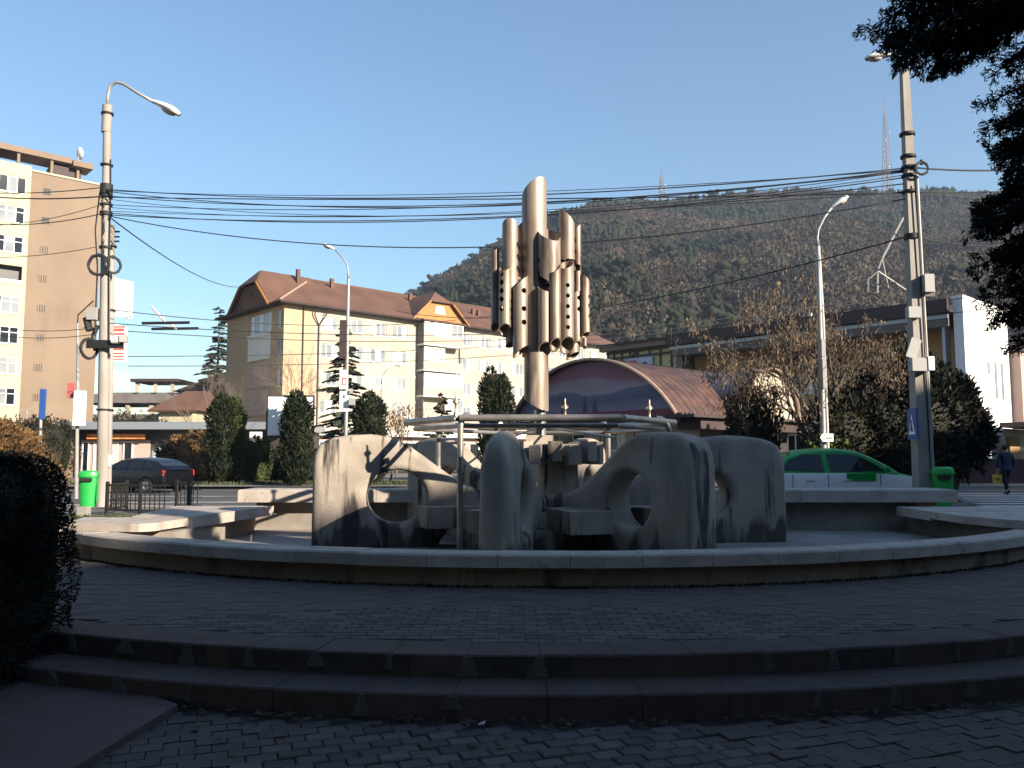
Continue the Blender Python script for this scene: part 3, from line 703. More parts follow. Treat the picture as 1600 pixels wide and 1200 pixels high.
for i in range(9):
    z=26.35-2.8*i
    v=MB(); v.box(1.1,1.85,-.03,-.002,z-.35,z+.35); v=v.build('vent_frame',M['tan'],TB)
    g=MB(); g.box(1.16,1.79,-.036,-.031,z-.30,z+.30); g.build('vent_opening',M['black'],v)
    if i>1:
        g=MB(); 
        for q in range(3): g.box(1.2+q*.2,1.3+q*.2,-.045,-.037,z-.28,z+.28)
        g.build('grille',M['tan'],v)
MB().box(-14,3.6,.3,3.2,29.7,30.25).build('pergola_slab',M['tan'],TB)
MB().box(3.61,5.4,-.1,2.4,29.45,30.0).build('pergola_slab',M['tan'],TB)
for x in (-6,-.9,1.9,4.2): MB().box(x-.12,x+.12,.5,.74,28.21,29.69 if x<3.6 else 29.44).build('pergola_post',M['tan'],TB)
MB().box(2.0,4.6,.9,3.0,28.21,29.4).build('roof_hut',M['fascia'],TB)
dq = empty('satellite_dish',(-45.3+4.0*.736,75+4.0*.677,30.02),label='white satellite dish on the corner of the tower block roof slab',cat='satellite dish')
MB().lathe([(0,.0),(.3,.03),(.5,.10),(.62,.2)],(0,0,0),18,'y').build('dish',M['white'],dq,True,loc=(0,0,.75)).rotation_euler=(R(10),0,R(-35))
MB().cyl((0,.1,0),(0,.1,.7),.04,n=6).build('bracket',M['greybox'],dq)
dq = empty('satellite_dish',(-47.0,73.0,16.2),GR,label='white satellite dish in the open balcony of the tower block',cat='satellite dish')
MB().lathe([(0,.0),(.3,.03),(.42,.12)],(0,0,0),16,'y').build('dish',M['white'],dq,True).rotation_euler=(R(10),0,R(-30))
MB().cyl((0,.05,-.5),(0,.05,0),.03,n=6).build('bracket',M['greybox'],dq)
# ================================================================ MARKET VAULTS
MK = empty('market_hall', (6.9,34,0), GR, label='market hall with brown barrel vault roof and purple sunset mural on its arched front', cat='market hall')
Wd=9.95; zs=3.04; rise=2.62
rad=(Wd*Wd/4+rise*rise)/(2*rise); cz=zs+rise-rad; half=math.asin(Wd/2/rad)
def arcpts(r, n, h, c=Wd/2, z=cz): return [(c+r*math.sin(-h+2*h*i/n), z+r*math.cos(-h+2*h*i/n)) for i in range(n+1)]
ap=arcpts(rad,28,half)
mb=MB(); n=len(ap)
mb.add([(0,y,z) for y,z in ap],[tuple(range(n))])
mur=mb.build('mural',None,MK)
L1=9.5
mb=MB(); o_=arcpts(rad+.14,28,half)
k=24
for i in range(len(o_)-1):
    mb.add([(-.25,*o_[i]),(-.25,*o_[i+1]),(L1,*o_[i+1]),(L1,*o_[i])],[(0,1,2,3)])
vr=mb.build('vault_roof',M['copper'],MK,True)
for i in range(1,20): 
    x=-.2+i*.5; pts=[(x,y,z) for y,z in arcpts(rad+.15,20,half)]
    MB().tube(pts,.010,4).build('standing_seam',M['copper'],vr)
MB().tube([(-.27,y,z) for y,z in arcpts(rad+.1,28,half)],.075,6).build('arch_rim',M['vaultrim'],MK)
MB().box(-.3,0,-.3,Wd+.3,zs-.28,zs-.02).build('beam',M['fascia'],MK)
# mural material: banded sunset in metres along the arch
mm=bpy.data.materials.new('mural_paint'); mm.use_nodes=True; N=mm.node_tree; b=N.nodes['Principled BSDF']; b.inputs['Roughness'].default_value=.6
tc=N.nodes.new('ShaderNodeTexCoord'); sp=N.nodes.new('ShaderNodeSeparateXYZ'); N.links.new(tc.outputs['Object'],sp.inputs[0])
no=N.nodes.new('ShaderNodeTexNoise'); no.inputs['Scale'].default_value=.55; no.inputs['Detail'].default_value=5
mp=N.nodes.new('ShaderNodeMapping'); mp.inputs['Scale'].default_value=(1,.6,2.2); N.links.new(tc.outputs['Object'],mp.inputs[0]); N.links.new(mp.outputs[0],no.inputs[0])
ad=N.nodes.new('ShaderNodeMath'); ad.operation='MULTIPLY_ADD'; N.links.new(no.outputs[0],ad.inputs[0]); ad.inputs[1].default_value=1.1; N.links.new(sp.outputs['Z'],ad.inputs[2])
mr=N.nodes.new('ShaderNodeMapRange'); mr.inputs['From Min'].default_value=3.5; mr.inputs['From Max'].default_value=6.5; N.links.new(ad.outputs[0],mr.inputs[0])
cr=N.nodes.new('ShaderNodeValToRGB'); N.links.new(mr.outputs[0],cr.inputs[0]); N.links.new(cr.outputs[0],b.inputs['Base Color'])
E=cr.color_ramp.elements; E[0].position=0; E[0].color=(.10,.09,.18,1); E[1].position=1; E[1].color=(.13,.07,.14,1)
for p_,c_ in [(.14,(.19,.14,.20)),(.30,(.065,.075,.13)),(.41,(.09,.09,.15)),(.45,(.27,.21,.24)),(.58,(.22,.15,.19)),(.66,(.19,.05,.08)),(.80,(.15,.045,.08))]:
    q=E.new(p_); q.color=(*c_,1)
mur.data.materials.append(mm)
MB().box(-.06,-.01,.2,Wd-.2,zs+.0,zs+.28).build('mural_band',mat('dark_red_paint',(.16,.02,.04),.6),MK)
random.seed(5)
for y in (4.6,5.2,6.6):   # painted fir trees on the mural
    h=random.uniform(.5,.9); g=MB(); g.add([(-.012,y-.16,zs+.3),(-.012,y+.16,zs+.3),(-.012,y,zs+.3+h)],[(0,1,2)]); g.build('painted_tree',mat('painted_tree',(.03,.03,.06),.6),MK)
# walls under the vaults
mb=MB(); wall(mb,-.5,Wd,0,zs-.3,[(1.2,3.0,1.55,2.55),(3.4,5.0,1.55,2.55),(6,8.5,.2,2.4)],.2,.8,'y'); mb.build('front_wall',M['pinkwall'],MK)
window(MK,1.2,3.0,1.55,2.55,.9,'y',2,glass=['winglass','curtainw']); window(MK,3.4,5.0,1.55,2.55,.9,'y',3,glass=['winglass','curtainw']); window(MK,6,8.5,.2,2.4,.9,'y',3,glass=['glass'])
MB().box(1.1,L1,.3,Wd-.3,0,zs-.32).build('core',M['darkfront'],MK)
MB().box(-.6,L1+2,-1.2,-.01,zs-.14,zs-.02).build('eave',M['fascia'],MK)
MB().box(.3,L1,-.9,.28,zs-.6,zs-.15).build('eave_beam',M['fascia'],MK)
for i in range(16): MB().box(-.2+i*.28,-.05+i*.28,-.33,-.2,zs-.02,zs+.08).build('eave_tooth',M['copper'],MK)
# cross vault with pale tympanum, axis = local y
c2,r2=6.1,2.3
pts=[(c2+r2*math.sin(R(t)), zs+r2*math.cos(R(t))) for t in range(-98,99,7)]
mb=MB()
for i in range(len(pts)-1):
    (x0,z0),(x1,z1)=pts[i],pts[i+1]
    mb.add([(x0,-.9,z0),(x1,-.9,z1),(x1,9,z1),(x0,9,z0)],[(0,1,2,3)])
v2=mb.build('cross_vault',M['vault2'],MK,True)
mb=MB(); n=len(pts); mb.add([(x,-.75,z) for x,z in pts],[tuple(range(n))]); mb.build('tympanum',M['tympan'],MK)
MB().tube([(x,-.92,z) for x,z in pts],.06,6).build('vault_rim',M['vaultrim'],MK)
MB().tube([(c2+.9+.75*math.cos(R(t)),-.77,zs+.5+.75*math.sin(R(t))) for t in range(0,361,20)],.05,5).build('round_window_frame',M['timber'],MK)
for i in range(34):
    x=c2-r2-.0; MB().box(x-.10,x+.02,-.9+i*.28,-.76+i*.28,zs+.0,zs+.12).build('eave_tooth',M['vaultrim'],MK)
# ================================================================ HALL right
HL = empty('sports_hall', (21.9,40,0), GR, label='wide hall with dark roof edge, shaded ochre front and bright white gable wall at right', cat='hall')
mb=MB(); wall(mb,.6,16.3,0,8.0,[(2.5,6.0,5.2,6.1),(8.0,14.5,4.9,5.9),(2,14,.3,2.6)],.3,1.4,'y'); mb.build('front_wall',M['ochrewall'],HL)
window(HL,2.5,6.0,5.2,6.1,1.5,'y',6,glass=['bluepane'] if 'bluepane' in M else ['winglass']); window(HL,8.0,14.5,4.9,5.9,1.5,'y',9,glass=['winglass','curtainw']); window(HL,2,14,.3,2.6,1.5,'y',8,glass=['glass'])
MB().box(1.75,14,.6,16.2,0,8.2).build('core',M['darkfront'],HL)
MB().box(-.3,1.39,.45,16.6,7.75,8.05).build('soffit',M['soffit'],HL)
MB().box(-.42,-.31,.2,16.8,7.7,8.35).build('eave_board',M['soffit'],HL)
MB().box(-.50,-.421,.2,16.9,8.1,8.3).build('gutter',M['gutter'],HL)
mb=MB(); slope(mb,[(-.8,17,8.45),(-.8,.0,8.45),(15,.0,9.6),(15,17,9.6)],.1); mb.build('roof',M['fascia'],HL)
MB().box(-.8,-.6,.1,17,8.36,9.02).build('fascia',M['fascia'],HL)
MB().box(-.2,.5,.46,.6,0,7.74).build('corner_post',M['gutter'],HL)
MB().box(-.2,.5,16.2,16.6,0,7.74).build('corner_post',M['soffit'],HL)
MB().box(-.15,6.4,-.4,.05,0,9.05).build('gable_wall',M['whitewall'],HL)
MB().box(-.25,6.5,-.45,.1,9.051,9.2).build('gable_cap',M['whitewall'],HL)
for x0,x1,z0,z1 in [(2.9,3.35,5.55,6.1),(4.0,4.3,4.3,6.2),(5.0,5.3,4.3,6.2)]:
    MB().box(x0,x1,-.43,-.402,z0,z1).build('slot_window',M['winglass'],HL)
MB().box(6.6,18,-.9,12,0,6.9).build('annexe_wall',M['pinkwall'],HL)
MB().box(6.5,18.2,-1.0,12,6.92,7.15).build('annexe_parapet',M['fascia'],HL)
window(HL,8.4,9.6,3.3,5.2,-.96,n=2,glass=['winglass']); window(HL,11,12.2,3.3,5.2,-.96,n=2,glass=['winglass'])
MB().box(2.5,18,-3.4,-.95,2.75,3.0).build('porch_canopy',M['fascia'],HL)
MB().box(3.0,18,-.96,-.905,0,2.7).build('shopfront',M['darkfront'],HL)
MB().box(3.6,5.2,-1.05,-.97,1.2,2.3).build('shopfront_panel',M['ochrewall'],HL)
MB().cyl((-.2+3,9,8.7),(-.2+3,9,9.9),.12,n=8).build('chimney',M['gutter'],HL)
MB().box(1,2.4,10.5,11.6,8.66,8.75).build('roof_patch',M['gutter'],HL)
# timber framed building
TF = empty('timber_building', (11.15,53,0), GR, label='yellow panelled building with dark timber frame and a banner beside the hall', cat='building'); TF.scale=(1,1,1.10)
MB().box(0,6,0,6.5,0,8.0).build('wall',M['yellowpanel'],TF)
mb=MB(); slope(mb,[(-.6,7,8.3),(-.6,-.3,8.3),(7,-.3,9.3),(7,7,9.3)]); mb.build('roof',M['fascia'],TF)
MB().box(-.5,-.004,-.2,6.8,7.86,8.2).build('eave_board',M['tan'],TF)
for y in (.1,.9,1.8,2.7,3.7,4.4,5.1,5.8,6.4): MB().box(-.08,-.003,y-.06,y+.06,3,7.85).build('timber_post',M['timber'],TF)
for z in (4.6,7.4,7.75): MB().box(-.12,-.082,0,6.5,z-.07,z+.07).build('timber_rail',M['timber'],TF)
MB().tube([(-.15,3.8,7.6),(-.15,5.1,6.95)],.07,4).build('timber_brace',M['timber'],TF)
bn=MB().box(-.2,-.14,2.35,4.75,6.0,7.28).build('banner',mat('banner_cloth',(.42,.45,.55),.7),TF)
MB().box(-.215,-.205,3.7,4.5,6.85,7.15).build('printed_patch',mat('pink_print',(.45,.12,.16),.7),bn)
MB().tube([(-.23,4.35,6.05),(-.23,4.3,6.25),(-.23,3.0,6.95),(-.23,2.85,6.9),(-.23,2.85,6.75)],.04,5).build('printed_stroke',M['black'],bn)
MB().tube([(-.23,3.5,6.05),(-.23,2.9,6.35),(-.23,2.8,6.55)],.04,5).build('printed_stroke',M['black'],bn)
# ================================================================ LEFT LOW BUILDINGS
LS = empty('corner_shop', (-26.6,50,0), 0, label='low shop with grey flat roof edge and orange red sign behind the dark estate car', cat='shop')
MB().box(0,13,0,8,0,2.9).build('wall',M['darkfront'],LS)
MB().box(-.4,13.4,-1.4,8,2.91,3.35).build('roof_edge',M['gutter'],LS)
MB().box(1.0,4.5,-.62,-.5,2.35,2.65).build('shop_sign',M['redlet'],LS)
MB().box(.2,4.8,-.5,-.01,2.7,2.9).build('sign_beam',M['fascia'],LS)
MB().box(.4,4.6,-.08,-.005,0.1,2.3).build('shop_wall',M['pinkwall'],LS)
for x0,x1 in ((.5,.95),(1.2,1.7),(1.95,2.7),(3.0,3.6)): window(LS,x0,x1,.3,2.2,-.15,n=1,glass=['glass','curtainw'],t=.08)
MB().tube([(2.05,-.2,.9),(2.6,-.2,1.7)],.05,4).build('door_bar',M['frame'],LS)
MB().box(-3.6,-.1,-1,5,0,3.1).build('side_wall',M['tan'],LS)
kk=empty('storage_tank',(-20.6,48.6,0),label='rounded white tank standing in front of the low shop wall',cat='tank')
MB().lathe([(0,.5),(.55,.5),(.68,.6),(.70,.8),(.70,1.6),(.6,1.8),(.3,1.88),(0,1.9)],n=20).build('tank',M['white'],kk,40)
MB().box(-.5,.5,-.5,.5,0,.49).build('stand',M['greybox'],kk)
pq=empty('lit_panel',(-12.95,41.5,0),label='small bright white advertising panel between two dark columnar thujas',cat='sign')
MB().bbox(-.3,.3,-.06,.06,1.0,2.55).build('panel',M['white'],pq)
MB().box(-.05,.05,-.04,.04,0,.99).build('post',M['greybox'],pq)
HS = empty('brick_house', (-30.2,70,0), 0, label='small cream house with brown hipped roof behind the low shop', cat='house')
MB().box(0,2.9,0,6,0,5.2).build('wall',M['paleyellow'],HS)
mb=MB(); slope(mb,[(-.7,-.7,5.2),(3.4,-.7,5.2),(3.2,3,7.1),(1.0,3,7.1)]); slope(mb,[(-.7,6.7,5.2),(-.7,-.7,5.2),(1.0,3,7.1)]); slope(mb,[(3.4,-.7,5.2),(3.4,6.7,5.2),(3.2,3,7.1)]); slope(mb,[(3.4,6.7,5.2),(-.7,6.7,5.2),(1.0,3,7.1),(3.2,3,7.1)])
mb.build('roof',M['roof'],HS)
CK = empty('concrete_skeleton', (-58,110,0), 0, label='unfinished concrete frame building with open floors far behind the pole', cat='building')
MB().box(0,16,0,10,0,6.9).build('lower_wall',M['soffit'],CK)
MB().box(-.5,20,-.5,10,8.4,9.6).build('floor_slab',M['soffit'],CK)
for x in (0,3,6,9.2,12,15.5): MB().box(x,x+.55,0,.5,6.91,8.39).build('pillar',M['cream'],CK)
MB().box(3.5,14.5,1,8,9.61,9.9).build('floor_slab',M['soffit'],CK)
MB().box(6.5,13,0,6,11.3,11.7).build('roof_slab',M['fascia'],CK)
for x in (7,9.5,11.8): MB().box(x,x+.4,.5,.9,9.91,11.29).build('pillar',M['cream'],CK)
WB = empty('distant_house', (-41.5,105,0), 0, label='small house with a dark pointed eave left of the long cream block', cat='house')
MB().box(0,6,0,8,0,9.6).build('wall',M['pinkwall'],WB)
mb=MB(); slope(mb,[(-1.5,-1,9.6),(7,-1,9.6),(7,4,12.8),(4,4,12.8)]); slope(mb,[(-1.5,8,9.6),(-1.5,-1,9.6),(4,4,12.8)]); mb.build('roof',M['fascia'],WB)
# ================================================================ OFF-FRAME BUILDING (casts the long shade over the square)
a_=Vector((-math.sin(R(SUN_AZ)),-math.cos(R(SUN_AZ)),0)); t_=Vector((a_.y,-a_.x,0))
def off_building(t0,t1,s0,top,lab):
    c=a_*s0+t_*((t0+t1)/2); rz=math.atan2(t_.y,t_.x); Lh=(t1-t0)/2
    o=empty('office_block',(c.x,c.y,-.3),rz,label=lab,cat='office block')
    ops=[(x,x+1.6,z,z+1.5) for x in np.arange(-Lh+1,Lh-2,3.2) for z in np.arange(1,top-2,3.1)]
    mb=MB(); wall(mb,-Lh,Lh,0,top+.3,ops,.2,0); mb.build('front_wall',M['cream'],o)
    MB().box(-Lh,Lh,-10,-.25,0,top+.3).build('core',M['pinkband'],o)
    MB().box(-Lh-.2,Lh+.2,-10.2,.1,top+.31,top+.6).build('roof',M['fascia'],o)
    g=MB()
    for w in ops: g.box(w[0],w[1],-.2,-.15,w[2],w[3])
    g.build('window',M['winglass'],o)
S0=-34.0
TOP=(10.7-S0)*math.tan(R(SUN_EL))
off_building(-45,60,S0,TOP-.3,'long cream office block behind the camera with rows of dark windows')
# ================================================================ HILL
def interp(x, xs, ys): return float(np.interp(x, xs, ys))
HX=[-100,150,300,400,480,540,600,640,700,760,820,870,950,1040,1100,1200,1300,1400,1500,1600,1800,2100,2500]
HY=[705,702,690,640,568,522,486,470,434,398,366,346,330,333,328,316,308,309,311,312,335,410,470]
DR=620.0
def hill_z(px, d):
    """height at screen column px and distance d: ridge profile x cross slope"""
    py=interp(px,HX,HY); zr_=at(800,py,DR).z-6
    t=(d-170)/(DR-170); t=max(0,min(1.25,t))
    f=(t**.82) if t<=1 else 1-(t-1)*.5
    return max(0,zr_)*f
nx,ny=150,46
cols_=[-150+i*(2700/(nx-1)) for i in range(nx)]; ds=[165+j*(640/(ny-1)) for j in range(ny)]
V=np.zeros((nx*ny,3)); 
rs=np.random.default_rng(4)
ph=rs.uniform(0,6.28,12)
def bumps(x,y): 
    s=0
    for i in range(6): s+=math.sin(x*(.012+.009*i)+ph[i])*math.cos(y*(.011+.008*i)+ph[i+6])*(7/(1+i*.7))
    return s
for i,c in enumerate(cols_):
    for j,d in enumerate(ds):
        x=(c-800)/FPX*d; z=hill_z(c,d)
        V[i*ny+j]=(x,d,(z+bumps(x,d)*min(1,(d-165)/120)*min(1,z/60)*(.35 if d>560 else 1)) -.3)
F=np.array([(i*ny+j,(i+1)*ny+j,(i+1)*ny+j+1,i*ny+j+1) for i in range(nx-1) for j in range(ny-1)])
ho=inst('hill',npmesh('hill',V,F,M['hill'],True),kind='structure')
def hill_at(px,d):
    fi=(px+150)/(2700/(nx-1)); fj=(d-165)/(640/(ny-1)); i=int(fi);j=int(fj); i=max(0,min(nx-2,i)); j=max(0,min(ny-2,j)); u=fi-i;v=fj-j
    q=V.reshape(nx,ny,3); return q[i,j]*(1-u)*(1-v)+q[i+1,j]*u*(1-v)+q[i,j+1]*(1-u)*v+q[i+1,j+1]*u*v
# tree prototypes (unit height), jagged
def proto_con(rs):
    v=[];f=[]
    for k in range(5):
        z0=.12+k*.165; z1=z0+.30; r=.26*(1-k*.18); n=7; off=rs.uniform(0,6)
        b=len(v); v.append((rs.normal(0,.01),rs.normal(0,.01),min(1,z1)))
        for j in range(n):
            a=off+2*math.pi*j/n; rr=r*rs.uniform(.6,1.25); v.append((rr*math.cos(a),rr*math.sin(a),z0+rs.uniform(-.05,.03)))
        for j in range(n): f.append((b,b+1+j,b+1+(j+1)%n))
    return np.array(v),np.array(f)
def proto_pine(rs):
    v=[];f=[]
    for k in range(9):
        c=np.array([rs.normal(0,.16),rs.normal(0,.16),rs.uniform(.45,.95)]); r=rs.uniform(.12,.2)
        b=len(v)
        for p in [(1,0,0),(0,1,0),(-1,0,0),(0,-1,0),(0,0,.7),(0,0,-.7)]: v.append(c+np.array(p)*r*rs.uniform(.7,1.2))
        for q in [(0,1,4),(1,2,4),(2,3,4),(3,0,4),(1,0,5),(2,1,5),(3,2,5),(0,3,5)]: f.append(tuple(b+i for i in q))
    b=len(v)
    v += [(-.02,0,0),(.02,0,0),(0,0,.6)]; f.append((b,b+1,b+2))
    return np.array(v),np.array(f)
def proto_dec(rs):
    v=[];f=[]
    for k in range(105):   # thin upright twig shards through an egg shaped crown
        th=rs.uniform(0,6.28); h=rs.uniform(.15,.95); rmax=.42*math.sin(math.pi*min(.97,max(.08,(h+.05)/1.05)))**.7
        r=rmax*rs.uniform(.3,1); p=np.array([r*math.cos(th),r*math.sin(th),h]); 
        d=np.array([math.cos(th)*.5+rs.normal(0,.3),math.sin(th)*.5+rs.normal(0,.3),1.0]); d/=np.linalg.norm(d); s=rs.uniform(.05,.11)
        w=np.cross(d,rs.normal(0,1,3)); w/=np.linalg.norm(w); w*=s*.38
        b=len(v); v += [p-w,p+w,p+d*s]; f.append((b,b+1,b+2))
    b=len(v)
    for p in [(1,0,0),(0,1,0),(-1,0,0),(0,-1,0),(0,0,1.2),(0,0,-1)]: v.append(np.array([0,0,.55])+np.array(p)*.22*rs.uniform(.7,1.2))
    for q in [(0,1,4),(1,2,4),(2,3,4),(3,0,4),(1,0,5),(2,1,5),(3,2,5),(0,3,5)]: f.append(tuple(b+i for i in q))
    return np.array(v),np.array(f)
def scatter(items, protos, mats, name, **kw):
    """items: (x,y,z,h,proto,matidx)"""
    VV=[];FF=[];MI=[];n=0
    for (x,y,z,h,p,mi) in items:
        v,f=protos[p]; a=RNG.uniform(0,6.28); c,s=math.cos(a),math.sin(a)
        w=h*RNG.uniform(.85,1.25)
        vv=np.stack([(v[:,0]*c-v[:,1]*s)*w+x,(v[:,0]*s+v[:,1]*c)*w+y,v[:,2]*h+z],1)
        VV.append(vv); FF.append(f+n); MI.append(np.full(len(f),mi)); n+=len(v)
    return inst(name,npmesh(name,np.concatenate(VV),np.concatenate(FF),mats,False,np.concatenate(MI)),**kw)
rs=np.random.default_rng(9)
protos=[proto_con(rs) for _ in range(4)]+[proto_pine(rs) for _ in range(4)]+[proto_dec(rs) for _ in range(5)]
def patchy(x,y): return math.sin(x*.017+1.3)*math.cos(y*.019+.4)+.6*math.sin(x*.041+y*.03)+.35*math.sin(x*.09-y*.07)
items=[]
cnt=0
while cnt<17000:
    px=rs.uniform(380,1750); d=rs.uniform(185,640)
    py=interp(px,HX,HY)
    if hill_z(px,d)<3 or d<215: continue
    if rs.uniform()>d/640: continue
    cnt+=1
    x,y,z=hill_at(px,d); p=patchy(x,y)+rs.normal(0,.35)
    conf = p > (.50-1.1*max(0,(d-470)/160)*(px<1250) + .25*(px>1150) -1.3*(px<900))
    if conf: 
        k=rs.integers(0,8) if rs.uniform()<.35 else rs.integers(0,4); items.append((x,y,z-.6,rs.uniform(8,15)*(.75 if px<820 else 1)*(1.3 if d>540 and px<1150 else 1),k,0))
    else: items.append((x,y,z-.6,rs.uniform(7,13),8+rs.integers(0,5),2 if rs.uniform()<.05 else 1))
scatter(items,protos,[M['woodcon'],M['wooddec'],M['woodpale']],'hillside_wood',kind='stuff')
# single pines on the skyline
for i,(px,h,k) in enumerate([(1180,13,5),(1208,9,4),(1150,10,6),(1363,10,5),(1375,8,7),(958,13,1),(930,11,0),(1010,10,5),(892,10,2),(1095,10,6),(1297,9,4),(1455,9,7)]):
    d=615; q=hill_at(px,d); v,f=protos[k]; 
    o=inst('ridge_pine',npmesh('ridge_pine',v*h*1.15,f,M['woodcon']),None,tuple(q-np.array([0,0,.5])),rs.uniform(0,6),label=None,cat='tree',group='pines along the skyline of the hill')
    side='between the two lattice masts' if 1060<px<1390 else ('left of the smaller mast' if px<1040 else 'right of the tall mast')
    o['label']=['broad dark pine standing highest above the skyline %s','small dark pine close right of the highest skyline pine %s','dark pine just left of the highest skyline pine %s','round crowned pine near the foot of the tall mast, %s','low pine close beside another near the tall mast, %s','dark pointed tree on the ridge nearest the smaller mast, %s','pointed dark tree on the ridge beside the totem top, %s','pale edged pine just next to the smaller mast, %s','low pointed tree where the hill meets the totem, %s','low spreading pine first to the right of the smaller mast, %s','isolated small pine above the bent street lamp, %s','lone skyline pine right of the thick pole, %s'][i]%side
# crags
for (px,d,s,zz) in [(1105,262,3.2,0),(1165,250,4.0,0),(1200,248,3.0,0)]:
    q=hill_at(px,d); mb=MB()
    for k in range(5):
        mb.ball((q[0]+rs.normal(0,s*.7),q[1]+rs.normal(0,2),q[2]+s*rs.uniform(.3,1.2)),(s*rs.uniform(.2,.45),2.5,s*rs.uniform(.4,.9)),7,5)
    mb.v=[tuple(np.array(v)+rs.normal(0,s*.07,3)) for v in mb.v]; mb.build('crag',M['rock'],kind='structure')
# masts
def mast(px,d,ytop,w,lab,red):
    q=hill_at(px,d); zt=at(px,ytop,d).z; o=empty('radio_mast',(q[0],q[1],q[2]-.5),.4,label=lab,cat='mast'); h=zt-q[2]+.5; hs=h*.82
    L=MB();B=MB(); seg=9
    C=lambda z,i: (w/2*(1-.78*z/hs)*(1,-1,-1,1)[i], w/2*(1-.78*z/hs)*(1,1,-1,-1)[i], z)
    for i in range(4): L.tube([C(0,i),C(hs,i)],[.26,.18],5)
    for k in range(seg+1):
        z=hs*k/seg
        for i in range(4):
            B.cyl(C(z,i),C(z,(i+1)%4),.12,n=4)
            if k<seg: B.cyl(C(z,i),C(z+hs/seg,(i+1)%4),.12,n=4); B.cyl(C(z,(i+1)%4),C(z+hs/seg,i),.12,n=4)
    L.build('leg',M['mast'],o); B.build('bracing',M['mastred' if red else 'mast'],o)
    MB().tube([(0,0,hs-.2),(0,0,h)],[.4,.15],6).build('antenna',M['mastred'],o)
    D=MB()
    for k in range(5): D.cyl((w*.2*math.cos(k*1.3),w*.2*math.sin(k*1.3),hs*(.45+.09*k)),(w*.42*math.cos(k*1.3),w*.42*math.sin(k*1.3),hs*(.45+.09*k)),.5,n=8)
    D.build('aerial_drum',M['white'],o)
mast(1040,610,262,7.5,'smaller lattice radio mast on the hill skyline to the right of the totem',False)
mast(1402,618,150,7.0,'tallest red and white lattice radio mast on the ridge beside the thick pole',True)
q=hill_at(1471,615); o=empty('radio_mast',tuple(q),label='thin short antenna mast on the ridge right of the thick pole',cat='mast'); MB().tube([(0,0,0),(0,0,17)],[.35,.1],5).build('antenna',M['mast'],o); MB().box(-1,1,-.1,.1,7,7.3).build('crossbar',M['mast'],o)

# ================================================================ VEGETATION
def leaves(name, P, D, size, m, parent=None, ar=2.2, rng=RNG, **kw):
    """P points, D main directions; one slim quad leaf each"""
    n=len(P); D=D/np.linalg.norm(D,axis=1,keepdims=True); w=np.cross(D,rng.normal(0,1,(n,3))); w/=np.linalg.norm(w,axis=1,keepdims=True)+1e-9
    s=size*rng.uniform(.6,1.4,(n,1)); a=P-w*s/ar/2; b=P+w*s/ar/2; c=P+D*s+w*s/ar*.3; d=P+D*s-w*s/ar*.3
    V=np.stack([a,b,c,d],1).reshape(-1,3); F=np.arange(4*n).reshape(n,4)
    return inst(name,npmesh(name,V,F,m),parent,**kw)
def profile_crown(h, rfun, n, z0=.0, lump=.12, seed=0, up=.8, inner=.55):
    rng=np.random.default_rng(seed); z=rng.uniform(z0,h,n*3); th=rng.uniform(0,6.283,n*3)
    r=np.array([rfun(q) for q in z]); keep=rng.uniform(0,r.max(),n*3)<r; z,th,r=z[keep][:n],th[keep][:n],r[keep][:n]
    lf=1+lump*(np.sin(th*5+z*3.1+seed)+np.sin(th*3-z*5.3+seed*2)+.8*np.sin(th*9+z*9))
    k=inner+(1-inner)*rng.uniform(0,1,len(z))**.5
    P=np.stack([r*lf*k*np.cos(th),r*lf*k*np.sin(th),z],1)
    D=np.stack([np.cos(th)*.6,np.sin(th)*.6,np.full(len(z),up)],1)+rng.normal(0,.35,(len(z),3))
    return P,D
def crown_core(h,rfun,z0,seed,f=.72):
    mb=MB(); prof=[(.001,z0)]+[(max(.01,rfun(z0+(h-z0)*i/9)*f),z0+(h-z0)*i/9) for i in range(1,9)]+[(.001,h*.95)]
    return mb.lathe(prof,n=10)
def thuja(px,Y,base,h,r,lab,group,seed,m='thuja',n=5200,twin=False,loc=None,leaf=.13,name='thuja',cat='thuja'):
    p = Vector(loc) if loc else Vector((at(px,700,Y).x,Y,base)); o=empty(name,p,label=lab,cat=cat,group=group)
    def rf(z,h=h,r=r): t=z/h; return r*min(1,(t/.12)**.5 if t<.12 else 1)*(1 if t<.7 else max(.02,(1-((t-.7)/.3)**2.4)))
    P,D=profile_crown(h,rf,n,.05,.09,seed)
    if twin:
        P2=P.copy(); P2[:,0]+=r*.55; P2[:,2]*=.94; P[:,0]-=r*.5; P=np.concatenate([P,P2]); D=np.concatenate([D,D])
    leaves('crown',P,D,leaf,M[m],o,2.2)
    for q in ((-r*.5,r*.55) if twin else (0,)):
        c=crown_core(h*.98,rf,.15,seed); c.v=[(v[0]+q,v[1],v[2]) for v in c.v]; c.build('inner_foliage',M[m],o)
    MB().cyl((0,0,-.1),(0,0,h*.7),.08,.03,8).build('trunk',M['bark'],o)
    return o
G='columnar thujas in a row along the far side of the road'
thuja(345,38,.0,4.25,.62,'leftmost columnar thuja of the row, sunny on its right side, behind the dark car',G,1,'thuja')
thuja(364,38.4,.0,4.15,.50,'thuja coloured a sunlit yellowish green, pressed against the leftmost dark thuja of the row',G,2,'thujal',4000)
thuja(463,35.8,.0,4.2,.64,'dark columnar thuja just right of the white billboard',G,3)
thuja(577,38,.0,4.35,.74,'dark columnar thuja behind the left pierced fin, near the lamp post',G,4)
thuja(775,38,.0,5.55,.52,'tall twin topped dark thuja left of the totem shaft',G,5,twin=True,n=4200)
